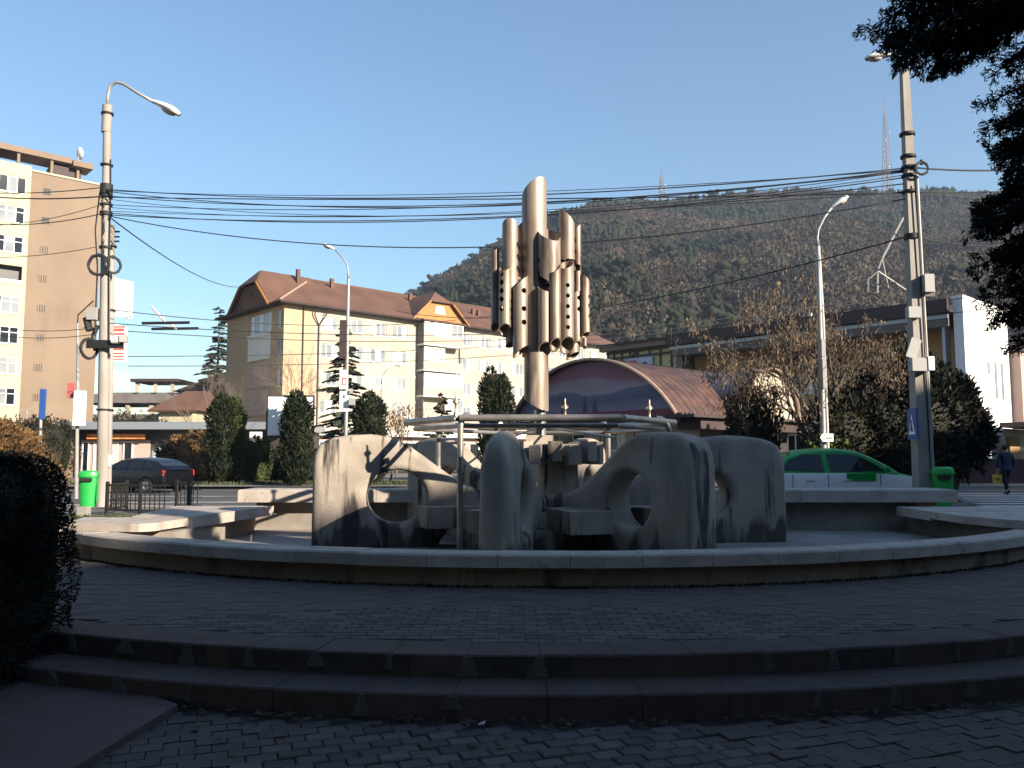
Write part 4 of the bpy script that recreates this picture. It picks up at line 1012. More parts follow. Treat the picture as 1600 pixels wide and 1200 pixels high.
# clipped dark hedge left front
def hedge(c,sx,sy,h,z,lab,seed,m='hedge',n=26000,leaf=.035,name='clipped_shrub',cat='hedge',lump=.05,ex=4):
    rng=np.random.default_rng(seed); o=empty(name,(c[0],c[1],z),label=lab,cat=cat)
    d=rng.normal(0,1,(n,3)); d/=np.linalg.norm(d,axis=1,keepdims=True); d[:,2]=np.abs(d[:,2])*np.sign(rng.uniform(-.6,1,n))
    k=(np.abs(d)**ex).sum(1)**(-1/ex)   # superellipsoid
    l=1+lump*(np.sin(d[:,0]*9+d[:,2]*7+seed)+np.sin(d[:,1]*11-d[:,2]*5)+.7*np.sin(d[:,0]*21+d[:,2]*17))-.12*rng.uniform(0,1,n)**2
    P=np.stack([d[:,0]*k*sx*l,d[:,1]*k*sy*l,h/2+d[:,2]*k*h/2*l],1)
    leaves('crown',P,d+rng.normal(0,.5,(n,3))+np.array([0,0,.4]),leaf,M[m],o,1.8,rng)
    mb=MB(); mb.ball((0,0,h/2),(1,1,1),16,10)
    for i,v in enumerate(mb.v):
        q=np.array([v[0],v[1],v[2]-h/2]); kk=(np.abs(q)**ex).sum()**(-1/ex); mb.v[i]=(q[0]*kk*sx*.88,q[1]*kk*sy*.88,h/2+q[2]*kk*h/2*.92)
    mb.build('inner_foliage',M[m],o); MB().cyl((0,0,-.1),(0,0,h*.6),.05,.03,8).build('trunk',M['bark'],o); return o
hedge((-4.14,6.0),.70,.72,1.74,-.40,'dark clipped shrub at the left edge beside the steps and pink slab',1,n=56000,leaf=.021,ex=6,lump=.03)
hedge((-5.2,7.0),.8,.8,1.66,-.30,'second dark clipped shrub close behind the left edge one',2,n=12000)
# branching bare trees
def grow(mb, p, d, l, r, depth, rng, spread, upb, tips, n=5, kids=(2,4), decay=.72):
    d=d.normalized(); pts=[p]; rs_=[r]; q=p.copy(); k=4
    for i in range(k):
        d=(d+Vector(rng.normal(0,.13,3))+Vector((0,0,upb))).normalized(); q=q+d*(l/k); pts.append(q.copy()); rs_.append(r*(1-.45*(i+1)/k))
    mb.tube(pts,rs_,n if r>.02 else 3,False)
    if depth==0: tips.append((pts[-1],d)); return
    for c in range(rng.integers(*kids)+1):
        t=rng.uniform(.35,1); i=min(k-1,int(t*k)); b=pts[i].lerp(pts[i+1],t*k-i)
        a=Vector(rng.normal(0,1,3)); a=(a-d*a.dot(d)).normalized(); nd=(d+a*spread*rng.uniform(.6,1.3)).normalized()
        grow(mb,b,nd,l*decay*rng.uniform(.75,1.15),rs_[i]*.62,depth-1,rng,spread,upb,tips,n,kids,decay)
    tips.append((pts[-1],d))
def bare_tree(loc,h,lab,seed,m='barkl',depth=5,spread=.75,upb=.06,tr=.12,name='bare_tree',group=None,lean=(0,0,1),kids=(2,4),cat='tree',l0=.36,decay=.72,split=True):
    rng=np.random.default_rng(seed); o=empty(name,loc,label=lab,cat=cat,group=group); tips=[]
    t=MB(); t.tube([(0,0,-.1),Vector(lean).normalized()*h*.14,Vector(lean).normalized()*h*.30],[tr*1.2,tr,tr*.85],8); t.build('trunk',M[m],o,True)
    b=MB(); top=Vector(lean).normalized()*h*.28
    for k in range(4):
        a=2*math.pi*k/4+rng.uniform(0,1); d=Vector((math.cos(a)*spread,math.sin(a)*spread,1))
        grow(b,top*rng.uniform(.7,1),d,h*l0,tr*.55,depth-1,rng,spread,upb,tips,5,kids,decay)
    b.build('branches',M[m],o,True); return o,tips
bare_tree((-17.2,66,0),11.8,'bare pale branched tree in front of the corner of the long cream block',21,depth=6,spread=.6,l0=.33)
bare_tree((-23,62,0),8.6,'bushy bare tree below the end wall of the long cream block',22,depth=6,spread=.8,kids=(2,4),m='barkl')
bare_tree((-14.6,18.5,0),5.2,'bare tree with long branches reaching in from the left edge, before the tower block',23,depth=6,spread=.9,upb=.02,tr=.10,lean=(.15,0,1),kids=(2,4),m='bark')
bare_tree((-7.3,52,0),5.2,'thin bare young tree beside the lamp post in front of the cream block',24,depth=5,spread=.5,tr=.06)
o,tips=bare_tree((-6.1,41,0),4.4,'slim leaning tree with a few reddish leaves right of the second dark thuja',25,depth=4,spread=.45,tr=.05,lean=(.25,0,1))
P=np.array([t[0] for t in tips]); rng=np.random.default_rng(1); P=np.repeat(P,3,0)+rng.normal(0,.08,(len(P)*3,3)); leaves('foliage',P,rng.normal(0,1,P.shape),.10,M['autumn'],o)
# weeping tree right with dry pods
for (x,y,h,lab,sd,nn) in [(9.35,25.6,8.8,'weeping tree hung with dry brown seed pods in front of the ochre hall',37,1)]:
    rng=np.random.default_rng(sd); o,tips=bare_tree((x,y,0),h,lab,sd,depth=5,spread=.72,upb=.02,tr=.14,m='bark',kids=(2,4),l0=.225,decay=.74,name='weeping_tree')
    tp=np.array([t[0] for t in tips]); tp=tp[rng.permutation(len(tp))[:1500]]
    tw=MB(); LP=[];LD=[]
    for p in tp:
        ln=rng.uniform(.15,.55); tw.tube([p,(p[0]+rng.normal(0,.05),p[1]+rng.normal(0,.05),p[2]-ln)],[.008,.004],3,False)
        for k in range(9): LP.append((p[0]+rng.normal(0,.12),p[1]+rng.normal(0,.12),p[2]-ln*rng.uniform(0,1))); LD.append((rng.normal(0,.45),rng.normal(0,.45),-1))
    tw.build('hanging_twigs',M['bark'],o); leaves('dry_pods',np.array(LP),np.array(LD),.09,M['weep'],o,3,rng)
# conifers of layered drooping boughs
def spruce(loc,h,r,lab,seed,m='spruce',group=None,layers=16,leaf=.16,dens=26,name='spruce',gap=.15,droop=.25):
    rng=np.random.default_rng(seed); o=empty(name,loc,label=lab,cat='conifer',group=group)
    MB().tube([(0,0,-.1),(0,0,h)],[h*.018+.03,.015],8,False).build('trunk',M['bark'],o,True)
    B=MB(); LP=[];LD=[]
    for k in range(layers):
        t=k/(layers-1); z=h*(gap+(1-gap)*t)*.98; z0_=z; rl=r*(1-t)**.85+.08
        for j in range(6 if t<.8 else 4):
            z=z0_+rng.normal(0,h*.018); a=rng.uniform(0,6.28); L_=rl*rng.uniform(.55,1.2); e=Vector((math.cos(a)*L_,math.sin(a)*L_,z+L_*(.15-droop*rng.uniform(.5,1.5)))); s=Vector((0,0,z)); mid=s.lerp(e,.5)+Vector((0,0,L_*.08))
            B.tube([s,mid,e],[.03,.018,.006],4,False)
            for i in range(int(dens*L_)+6):
                u=rng.uniform(.12,1)**.8; p=(s.lerp(mid,u*2) if u<.5 else mid.lerp(e,u*2-1)); side=rng.choice([-1,1]); w=.32*L_*(1-u*.75)*rng.uniform(0,1)
                q=p+Vector((-math.sin(a)*side*w,math.cos(a)*side*w,-.1*w-rng.uniform(0,.06))); LP.append(q); LD.append((math.cos(a)*.7-math.sin(a)*side,math.sin(a)*.7+math.cos(a)*side,-.25))
    B.build('boughs',M['bark'],o); leaves('crown',np.array(LP),np.array(LD),leaf,M[m],o,2.4,rng); return o
spruce((-10.3,50,0),9.6,2.1,'tall thin spruce with drooping boughs behind the left lamp post',41,dens=60,layers=24,leaf=.22)
spruce((-3.35,39,0),4.3,1.35,'short dark spruce with upswept tip in front of the cream block',42,'thuja',dens=60,layers=14,leaf=.14,droop=.0)
spruce((-39,108,0),21,4.2,'tall hazy conifer rising left of the long cream block',43,dens=14,layers=22,leaf=.55)
spruce((-36.5,98,0),13,3.5,'lower dense conifer at the left end of the long cream block',44,dens=22,layers=16,leaf=.5)
# shrubs
hedge((-10.5,14.5),1.95,1.5,2.0,-.02,'round shrub of orange brown leaves behind the dark clipped shrub',51,'autumn',16000,.07,'autumn_shrub','shrub',.07)
hedge((-12.3,39.5),.6,.5,2.1,0,'low yellow green bush under the white billboard',52,'thujal',2600,.10,'bush','shrub',.1)
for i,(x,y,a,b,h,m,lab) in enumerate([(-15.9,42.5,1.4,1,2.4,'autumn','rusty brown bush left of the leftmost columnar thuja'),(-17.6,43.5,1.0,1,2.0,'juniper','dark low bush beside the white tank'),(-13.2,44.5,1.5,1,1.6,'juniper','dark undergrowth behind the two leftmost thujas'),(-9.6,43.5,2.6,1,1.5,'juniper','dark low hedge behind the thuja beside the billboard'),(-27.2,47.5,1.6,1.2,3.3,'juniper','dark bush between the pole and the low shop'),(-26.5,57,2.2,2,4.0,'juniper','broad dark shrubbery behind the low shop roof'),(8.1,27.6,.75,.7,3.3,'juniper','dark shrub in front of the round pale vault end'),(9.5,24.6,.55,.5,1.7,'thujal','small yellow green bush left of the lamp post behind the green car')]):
    hedge((x,y),a,b,h,0,lab,60+i,m,4200,.12,'bush','shrub',.12)
def blob_conifer(loc,parts,lab,seed,m='juniper',n=9000,leaf=.13,name='juniper'):
    rng=np.random.default_rng(seed); o=empty(name,loc,label=lab,cat='conifer'); PP=[];DD=[]; core=MB()
    for (x,y,z,rx,rz) in parts:
        d=rng.normal(0,1,(n//len(parts),3)); d/=np.linalg.norm(d,axis=1,keepdims=True)
        l=1+.13*np.sin(d[:,0]*7+d[:,2]*6+x)+.10*np.sin(d[:,1]*9-d[:,2]*8+z)+.10*np.sin(d[:,0]*17+d[:,2]*13)-.3*rng.uniform(0,1,len(d))**2
        PP.append(np.stack([x+d[:,0]*rx*l,y+d[:,1]*rx*l,z+d[:,2]*rz*l],1)); DD.append(d+rng.normal(0,.4,d.shape)+np.array([0,0,.3])); core.ball((x,y,z),(rx*.72,rx*.72,rz*.75),10,7)
    leaves('crown',np.concatenate(PP),np.concatenate(DD),leaf,M[m],o,2,rng); core.build('inner_foliage',M[m],o)
    MB().tube([(0,0,-.1),(.1,0,1.2),(-.1,0,2.2)],[.16,.12,.08],7).build('trunk',M['bark'],o); MB().tube([(.2,0,-.1),(.6,0,.8),(.9,0,1.9)],[.10,.08,.05],6).build('trunk',M['bark'],o)
    return o
blob_conifer((11.3,25.5,0),[(-1.0,0,1.8,1.25,1.5),(.3,.3,2.0,1.4,1.6),(1.4,0,2.3,1.2,1.4),(.6,0,1.3,1.5,1.2),(-.6,.5,2.5,.9,.9),(1.9,.2,3.1,.7,.8)],'broad dark juniper mass behind the green and white car',71,n=16000)
blob_conifer((13.85,26.5,0),[(.5,0,2.1,.85,1.35),(.95,0,2.0,.62,.9),(-.1,.2,2.0,.7,1.2),(.6,0,3.1,.5,.8),(-.4,.3,2.9,.5,.7)],'rounded conifer with a pointed top right of the thick pole',72,n=13000)
blob_conifer((13.4,29,0),[(0,0,2.6,1.1,1.7),(.5,.2,4.2,.8,1.0),(1.3,0,3.6,.9,1.1),(-.6,0,3.7,.6,.8)],'taller dark conifer directly behind the thick pole',73,n=11000,leaf=.15)
# overhanging conifer at the right: trunk outside the frame, boughs reach in
def bough(B,LP,LD,s,e,r0,rng,n,wid,sag=.12):
    s=Vector(s);e=Vector(e); L_=(e-s).length; d=(e-s).normalized(); side=d.cross(Vector((0,0,1))).normalized(); upv=side.cross(d)
    pts=[s.lerp(e,t)+Vector((0,0,math.sin(t*math.pi)*sag*L_)) for t in np.linspace(0,1,7)]
    B.tube(pts,[r0*(1-.85*t) for t in np.linspace(0,1,7)],6,False)
    for i in range(n):
        t=rng.uniform(.1,1); p=pts[min(5,int(t*6))].lerp(pts[min(5,int(t*6))+1],t*6-int(min(5,t*6)))
        sl=wid*(1-.55*t)*rng.uniform(.25,1); a=rng.uniform(0,6.28); sd_=(side*math.cos(a)+upv*math.sin(a)*.55); q=p+(sd_+d*rng.uniform(.2,.9)).normalized()*sl-Vector((0,0,sl*.22))
        m_=p.lerp(q,.5)+Vector((0,0,.03)); B.tube([p,m_,q],[.006,.004,.002],3,False)
        dd=(q-p).normalized(); k=int(80*sl/.2)+12
        for j in range(k):
            u=rng.uniform(.05,1); z=p.lerp(q,u); w=np.clip(rng.normal(0,1,3),-1.3,1.3)*.045*(1.15-u); LP.append(tuple(z+Vector(w))); v=dd*1.2+Vector(rng.normal(0,.6,3)); LD.append((v.x,v.y,v.z-.15))
NT=empty('overhanging_conifer',(4.9,4.6,-.3),label='dark near conifer whose drooping boughs hang into the upper right corner',cat='conifer')
MB().tube([(0,0,-.1),(0,0,2.4),(.05,0,4.0),(0,.05,5.3)],[.17,.14,.10,.04],10).build('trunk',M['bark'],NT,True)
rng=np.random.default_rng(88); B=MB(); LP=[];LD=[]; O=Vector((4.9,4.6,-.3))
def tp(px,py,Y): return at(px,py,Y*.655)-O
for (sx,sz,px,py,Y,n,w) in [(0,6.6,1352,48,9.2,110,.62),(0,6.3,1400,95,9.6,90,.5),(0,6.9,1420,5,9.0,120,.7),(0,6.5,1500,60,9.1,110,.7),(0,6.1,1480,105,9.5,60,.4),(0,7.4,1390,-40,9.3,100,.7),(0,7.2,1520,-30,9.1,110,.8),(0,6.0,1575,110,9.4,60,.5),(0,6.6,1560,10,8.6,100,.8),
        (0,5.0,1528,165,9.2,60,.42),(0,4.6,1535,205,9.3,70,.45),(0,4.4,1545,250,9.1,80,.5),(0,4.0,1520,330,9.2,80,.5),(0,3.6,1508,365,9.3,80,.5),(0,3.3,1510,420,9.1,80,.48),(0,3.0,1525,470,9.2,70,.45),(0,2.8,1545,500,9.3,70,.42),(0,2.5,1572,545,9.2,50,.38),(0,4.8,1580,200,9.0,80,.6),(0,4.2,1570,300,9.0,90,.6),(0,3.7,1560,400,9.2,90,.6),(0,3.3,1590,450,8.9,80,.6),(0,6.4,1450,70,9.4,110,.6),(0,6.35,1375,80,9.2,110,.45),(0,6.2,1425,108,9.3,110,.42),(0,6.3,1400,96,9.0,120,.42),(0,6.1,1450,112,9.1,120,.45),(0,6.5,1385,60,9.4,110,.5),(0,6.7,1530,85,9.2,100,.6),(0,6.9,1470,30,9.5,110,.7),(0,6.2,1540,120,9.0,70,.5),(0,7.0,1450,-10,9.6,110,.8),(0,4.6,1560,240,9.4,100,.6),(0,4.0,1545,360,9.5,100,.6),(0,4.4,1575,270,8.8,100,.6),(0,3.5,1550,430,9.5,100,.55),(0,5.0,1560,190,9.5,90,.5),(0,2.9,1580,500,9.1,70,.5),(0,3.8,1530,350,8.8,90,.5),(0,4.9,1600,150,9.0,80,.6)]:
    bough(B,LP,LD,(sx,0,1.65+(sz-1.35)*.655),tp(px+8,py,Y),.035,rng,int(n*1.5),w*.655)
for k in range(19):   # rest of the crown, out of the frame
    z=1.7+k*.14; a=rng.uniform(-2.4,.6); L_=rng.uniform(.9,1.6)*(1-.4*max(0,(z-4)/4)); bough(B,LP,LD,(0,0,z),(math.cos(a)*L_,math.sin(a)*L_,z+rng.uniform(-.3,.3)),.03,rng,26,.45)
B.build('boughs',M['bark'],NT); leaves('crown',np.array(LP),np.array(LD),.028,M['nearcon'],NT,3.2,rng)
print('near leaves',len(LP))
# unseen trees added round the viewpoint to keep the foreground in deep shade
def big_tree(x,y,h,r,z0,lab,seed,n=9000):
    rng=np.random.default_rng(seed); o=empty('shade_conifer',(x,y,-.3),label=lab,cat='conifer',group='unseen conifers added to shade the foreground')
    MB().tube([(0,0,0),(0,0,h*.9)],[.28,.05],8).build('trunk',M['bark'],o,True)
    def rf(z): t=(z-z0)/(h-z0); return max(.03,r*(1-t)**.7)*min(1,(t+.02)/.08)
    P,D=profile_crown(h,rf,n,z0,.15,seed,.2,.3); leaves('crown',P,D,.5,M['spruce'],o,1.6,rng)
    c=crown_core(h,rf,z0,seed,.6); c.build('inner_foliage',M['spruce'],o)
big_tree(-7.5,1.5,14,3.6,1.5,'large unseen conifer added for shade at the left of the viewpoint',91)
big_tree(-4.5,-4.5,16,4.2,1.8,'large unseen conifer added for shade behind and left of the viewpoint',92)
big_tree(-11.5,5.0,13,3.4,1.2,'large unseen conifer added for shade beyond the left edge near the clipped shrubs',93)
big_tree(.0,-9,17,4.5,2.5,'large unseen conifer added for shade directly behind the viewpoint',94)
big_tree(8.0,-18.5,9.5,4.4,.8,'spreading unseen conifer added for shade behind the viewpoint at the right',95)
big_tree(6.0,-6.0,7.6,3.6,.6,'low wide unseen conifer added for shade behind the viewpoint at the right',96)
big_tree(11,-1,6.2,3.4,.4,'low wide unseen conifer added for shade to the right of the viewpoint',97)
big_tree(13,4,5.4,2.8,.4,'low wide unseen conifer added for shade past the right edge of the steps',98)
# grass verge at the far left and weeds at the rim foot
rng=np.random.default_rng(5); n=5000; P=np.stack([rng.uniform(-14,-7.2,n),rng.uniform(16.5,18.5,n),np.full(n,-.004)],1); D=np.stack([rng.normal(0,.4,n),rng.normal(0,.4,n),np.ones(n)],1)
leaves('grass',P,D,.07,M['grass'],None,5,rng,kind='stuff')
n=2600; a=rng.uniform(R(-40),R(48),n); rr_=9.40+np.abs(rng.normal(0,.03,n)); P=np.stack([.6+rr_*np.sin(a),18-rr_*np.cos(a),np.zeros(n)-.005],1); D=np.stack([rng.normal(0,.5,n),rng.normal(-.2,.5,n),np.full(n,.6)],1)
leaves('rim_weeds',P,D,.022,M['hedge'],None,2,rng,kind='stuff')
n=9000; P=np.stack([rng.uniform(-20,14,n),rng.uniform(36.5,39.5,n),np.full(n,.05)],1); D=np.stack([rng.normal(0,.4,n),rng.normal(0,.4,n),np.ones(n)],1)
leaves('grass',P,D,.12,M['grass'],None,4,rng,kind='stuff')
# ================================================================ POLES
def lamp_head(parent, p, d, s=1.0):
    """cobra head at p pointing along d (horizontal-ish unit vector)"""
    d=Vector(d).normalized(); rz=math.atan2(d.y,d.x); tilt=-math.asin(max(-1,min(1,d.z)))
    mb=MB()
    prof=[(0,.05,.05),(.10,.10,.07),(.28,.15,.095),(.45,.16,.10),(.58,.11,.07),(.63,.03,.03)]
    n=10
    for x,w,h in prof:
        for j in range(n): a=2*math.pi*j/n; mb.v.append((x*s,w*s*math.cos(a),h*s*max(-.35,math.sin(a))))
    for i in range(len(prof)-1):
        for j in range(n): a=i*n+j;b=i*n+(j+1)%n; mb.f.append((a,b,b+n,a+n))
    o=mb.build('lamp_head',M['lamphead'],parent,40,loc=p); o.rotation_euler=(0,tilt,rz)
    g=MB(); g.ball((.38*s,0,-.035*s),(.17*s,.11*s,.07*s),10,6); g.build('lamp_glass',M['lens'],o,True)
    return o
def ringcoil(c, r, lab, n=26, tilt=(0,0), turns=7, th=.012, squash=1.0, group=None):
    o=empty('cable_coil',c,label=lab,cat='cable coil',group=group); rng=np.random.default_rng(int(abs(c[0]*10)))
    mb=MB(); pts=[]
    for k in range(turns*n):
        a=2*math.pi*k/n; rr=r+rng.normal(0,.006)+.012*math.sin(k*.21); pts.append((rr*math.cos(a)*squash,-.01+.004*math.sin(k*.37)*4,rr*math.sin(a)))
    mb.tube(pts,th,5); w=mb.build('coiled_cable',M['cable'],o)
    MB().cyl((0,0,r-.05),(0,0,r+.05),.03,n=6).build('cable_tie',M['black'],o)
    o.rotation_euler=(0,0,tilt[0]); return o
def band(parent,p,r,h=.06,m='iron'): 
    return MB().cyl((p[0],p[1],p[2]-h/2),(p[0],p[1],p[2]+h/2),r,n=14).build('band',M[m],parent,40)
YL=22.0
PL=empty('utility_pole',gp(156,792,0).to_tuple()[:1]+(YL,0),label='tall round concrete pole with a bent lamp arm and many black cables at left',cat='utility pole')
b0=Vector(PL.location)
def loc(px,py,Y,root): return at(px,py,Y)-Vector(root.location)
top=loc(168,166,YL,PL)
MB().tube([(0,0,-.1),top*.5,top],[.155,.128,.10],16).build('shaft',M['polec'],PL,40)
MB().cyl(top-Vector((0,0,.75)),top+Vector((0,0,.02)),.13,n=14).build('collar',M['polec'],PL,40)
def lerp_axis(py):  # point on the shaft axis at image height py
    z=at(168,py,YL).z; t=z/top.z; return Vector((top.x*t,top.y*t,z))
arm=[top,loc(168.5,150,YL,PL),loc(172,135,YL,PL),loc(181,128,YL,PL),loc(193,131,YL,PL),loc(215,145,YL,PL),loc(243,161,YL,PL)]
MB().tube(arm,.045,10).build('lamp_arm',M['polem'],PL,True)
lamp_head(PL,loc(239,159,YL,PL),(.85,0,-.42),1.35)
for py,h in ((296,.28),(307,.07),(320,.05),(334,.10),(387,.06),(178,.05),(258,.04),(640,.04)): band(PL,lerp_axis(py),.165 if py<400 else .185,h)
MB().tube([lerp_axis(250)+Vector((.13,-.05,0)),lerp_axis(300)+Vector((.15,-.06,0)),lerp_axis(420)+Vector((.14,-.09,0)),lerp_axis(560)+Vector((.17,-.08,0))],.018,5).build('riser_cable',M['cable'],PL)
MB().tube([lerp_axis(300)+Vector((-.15,-.05,0)),lerp_axis(360)+Vector((-.26,-.06,0)),lerp_axis(420)+Vector((-.17,-.09,0)),lerp_axis(520)+Vector((-.22,-.08,0))],.02,5).build('riser_cable',M['cable'],PL)
for k in range(7):
    q=lerp_axis(310+k*14); MB().tube([q+Vector((.02,-.14,0)),q+Vector((-.05+.03*k%.1,-.17,-.12)),q+Vector((.05,-.16,-.24))],.014,4).build('loose_wire',M['cable'],PL)
q=lerp_axis(540); MB().box(q.x-.36,q.x+.62,q.y-.26,q.y-.19,q.z-.10,q.z+.12).build('clamp_beam',M['black'],PL)
q=lerp_axis(492); MB().box(q.x-.42,q.x-.17,q.y-.15,q.y+.1,q.z-.15,q.z+.18).build('junction_box',M['greybox'],PL)
q=lerp_axis(508); MB().tube([(q.x-.50,q.y,q.z+.2),(q.x-.40,q.y,q.z-.15)],.10,8).build('cable_joint',M['black'],PL)
q=lerp_axis(525); MB().tube([(q.x-.2,q.y,q.z+.3),(q.x-.3,q.y,q.z),(q.x-.22,q.y,q.z-.4)],.06,6).build('cable_joint',M['black'],PL)
q=lerp_axis(537); sp=MB(); sp.obox((q.x+.66,q.y-.3,q.z+.08),(.2,.16,.17),.3); sp.build('floodlight',M['greybox'],PL)
MB().cyl((q.x+.55,q.y-.3,q.z+.05),(q.x+.36,q.y-.28,q.z+.05),.10,n=10).build('floodlight_bracket',M['white'],PL)
# second shorter pole close behind
P2=empty('utility_pole',(at(166,792,22.5).x,22.5,0),label='shorter concrete pole standing tight beside the tall left pole, carrying white panels',cat='utility pole')
t2=loc(174,352,22.5,P2)
MB().tube([(0,0,-.1),t2*.5,t2],[.125,.115,.10],14).build('shaft',M['polec'],P2,40)
for py in (385,485,540,641): 
    z=at(174,py,22.5).z; t=z/t2.z; band(P2,Vector((t2.x*t,t2.y*t,z)),.15,.05)
for k,(py) in enumerate((362,370,377)): 
    z=at(174,py,22.5).z; MB().cyl((t2.x+.1,0,z),(t2.x+.24,0,z),.025,n=6).build('insulator',M['black'],P2)
MB().cyl((.05,-.2,1.05),(.05,-.12,1.35),.11,n=10).build('meter_box',M['white'],P2)
def panel_on_pole(px0,px1,y0,y1,lab,m,name,cat,slant=0):
    a=at(px0,y0,22.62);b=at(px1,y1,22.62); o=empty(name,((a.x+b.x)/2,22.62,b.z),label=lab,cat=cat); w=b.x-a.x;h=a.z-b.z
    MB().prism([(-w/2,0),(w/2,-.08),(w/2,h-.16),(-w/2,h)],-.03,.03,'y').build('panel',M[m],o)
    MB().box(-w/2-.12,-w/2+.0,-.02,.02,h*.3,h*.36).build('bracket',M['iron'],o); return o,w,h
panel_on_pole(172,206,432,494,'largest blank white panel, topmost on the left poles','white','hanging_panel','panel')
o,w,h=panel_on_pole(171,197,503,562,'red and white striped notice panel, middle one on the left poles','white','hanging_panel','panel')
for (z0,z1,x1) in ((.90,.94,.9),(.80,.88,.86),(.71,.76,.9),(.60,.66,.9),(.52,.58,.55),(.40,.50,.5),(.30,.37,.9),(.20,.24,.9),(.12,.16,.9),(.05,.08,.9)):
    MB().box(-w*.42,-w/2+w*x1,-.036,-.031,h*z0-.06,h*z1-.06).build('printed_bar',M['redsign'],o)
panel_on_pole(172,202,577,602,'smallest blank white panel, lowest on the left poles','white','hanging_panel','panel')
ringcoil(tuple(at(154,414,21.75)),.27,'large round coil of black cable strapped to the tall left pole',turns=12,th=.026)
ringcoil(tuple(at(176,414,21.9)),.22,'narrow black cable coil right of the large round coil',tilt=(R(55),0),turns=10,th=.024)
ringcoil(tuple(at(139,545,21.8)),.26,'upright black cable loop hanging low at the left of the tall pole',tilt=(R(68),0),turns=9,th=.026)
# right pole
YR=16.2
PR=empty('utility_pole',(at(1443,765,YR).x,YR,0),label='thick square concrete pole with a bright cable edge beside the green bin',cat='utility pole')
tr_=loc(1413,112,YR,PR); up=tr_.normalized()
mb=MB(); n=4
def sq(c,w,d): return [(c.x-w,c.y-d,c.z),(c.x+w,c.y-d,c.z),(c.x+w,c.y+d,c.z),(c.x-w,c.y+d,c.z)]
lv=[(0,.155),(.25,.132),(.5,.108),(.75,.09),(1,.07)]; vs=[]
for t,w in lv: vs+=sq(Vector((tr_.x*t,tr_.y*t,tr_.z*t-(.1 if t==0 else 0))),w,w)
fs=[(i*4+j,i*4+(j+1)%4,i*4+4+(j+1)%4,i*4+4+j) for i in range(4) for j in range(4)]+[(16,17,18,19)]
mb.add(vs,fs).build('shaft',M['polec'],PR)
def ax(py): z=at(1430,py,YR).z; t=z/tr_.z; return Vector((tr_.x*t,tr_.y*t,z))
MB().tube([ax(y)+Vector((.075+.085*(y/760),-.10,0)) for y in (270,360,440,520,600,680,745)],.03,8).build('riser_pipe',M['polem'],PR,40)
MB().tube([ax(y)+Vector((.04+.05*(y/760),-.15,0)) for y in (290,450,600,740)],.014,5).build('riser_cable',M['cable'],PR)
for py in (210,245,262,275,300,368,372): band(PR,ax(py),.15,.05)
q=ax(447); MB().bbox(q.x+.08,q.x+.27,q.y-.28,q.y+.0,q.z-.17,q.z+.19).build('grey_cabinet',M['greybox'],PR)
q=ax(447); MB().box(q.x+.30,q.x+.52,q.y+.2,q.y+.25,q.z-.17,q.z+.17).build('back_box',M['soffit'],PR)
q=ax(490); MB().box(q.x-.25,q.x-.0,q.y-.25,q.y-.1,q.z-.12,q.z+.1).build('bracket_box',M['greybox'],PR)
q=ax(572); MB().bbox(q.x-.28,q.x+.02,q.y-.36,q.y-.17,q.z-.13,q.z+.13,.03).build('pale_box',M['greybox'],PR); MB().box(q.x+.025,q.x+.14,q.y-.38,q.y-.18,q.z-.12,q.z+.15).build('pale_box',M['white'],PR)
MB().obox((q.x-.17,q.y-.2,q.z+.33),(.2,.04,.4),0,0,.35).build('plate',M['greybox'],PR)
# lamp on right pole
arm=[tr_,loc(1409,95,YR,PR),loc(1400,86,YR,PR),loc(1385,84,YR,PR)]
MB().tube(arm,.04,8).build('lamp_arm',M['polem'],PR,True)
lamp_head(PR,loc(1392,86,YR,PR),(-1,0,-.15),.85)
# crossing sign on the pole
a=at(1425,637,15.9); o=empty('crossing_sign',(a.x,15.9,a.z-.62),-1.75,label='blue pedestrian crossing sign seen edge on, strapped to the thick right pole',cat='sign')
MB().box(-.3,.3,-.015,.015,0,.6).build('sign_plate',M['bluesign'],o); MB().add([(-.2,-.02,.1),(.2,-.02,.1),(0,-.02,.5)],[(0,1,2)]).build('white_triangle',M['white'],o)
MB().tube([(0,-.024,.38),(.0,-.024,.28),(.06,-.024,.16)],.015,4).build('walking_figure',M['black'],o); MB().tube([(0,-.024,.28),(-.06,-.024,.16)],.015,4).build('walking_figure',M['black'],o)
ringcoil(tuple(at(1440,263,16.0)),.125,'small cable coil hanging at the top of the thick right pole',turns=5,th=.012)
# trolley wire bracket at the right pole (pole tip and arm of a contact line)
o=empty('contact_line_bracket',tuple(at(1378,425,17.5)),label='pale metal tubes of a contact line bracket hanging left of the thick pole',cat='bracket')
def lo(px,py,Y=17.5): return at(px,py,Y)-Vector(o.location)
for a,b,r in (((1411,340),(1378,404),.03),((1378,404),(1372,420),.02),((1378,404),(1388,450),.015),((1372,424),(1415,453),.022),((1372,424),(1356,437),.012),((1356,437),(1356,456),.012),((1371,425),(1371,458),.02)):
    MB().cyl(lo(*a),lo(*b),r,n=7).build('tube',M['polem'],o)
MB().tube([lo(1351,463),lo(1360,457),lo(1368,460),lo(1374,464)],.022,5).build('clamp',M['black'],o)
MB().tube([lo(1385,345),lo(1393,347)],.012,4).build('clamp',M['black'],o); 
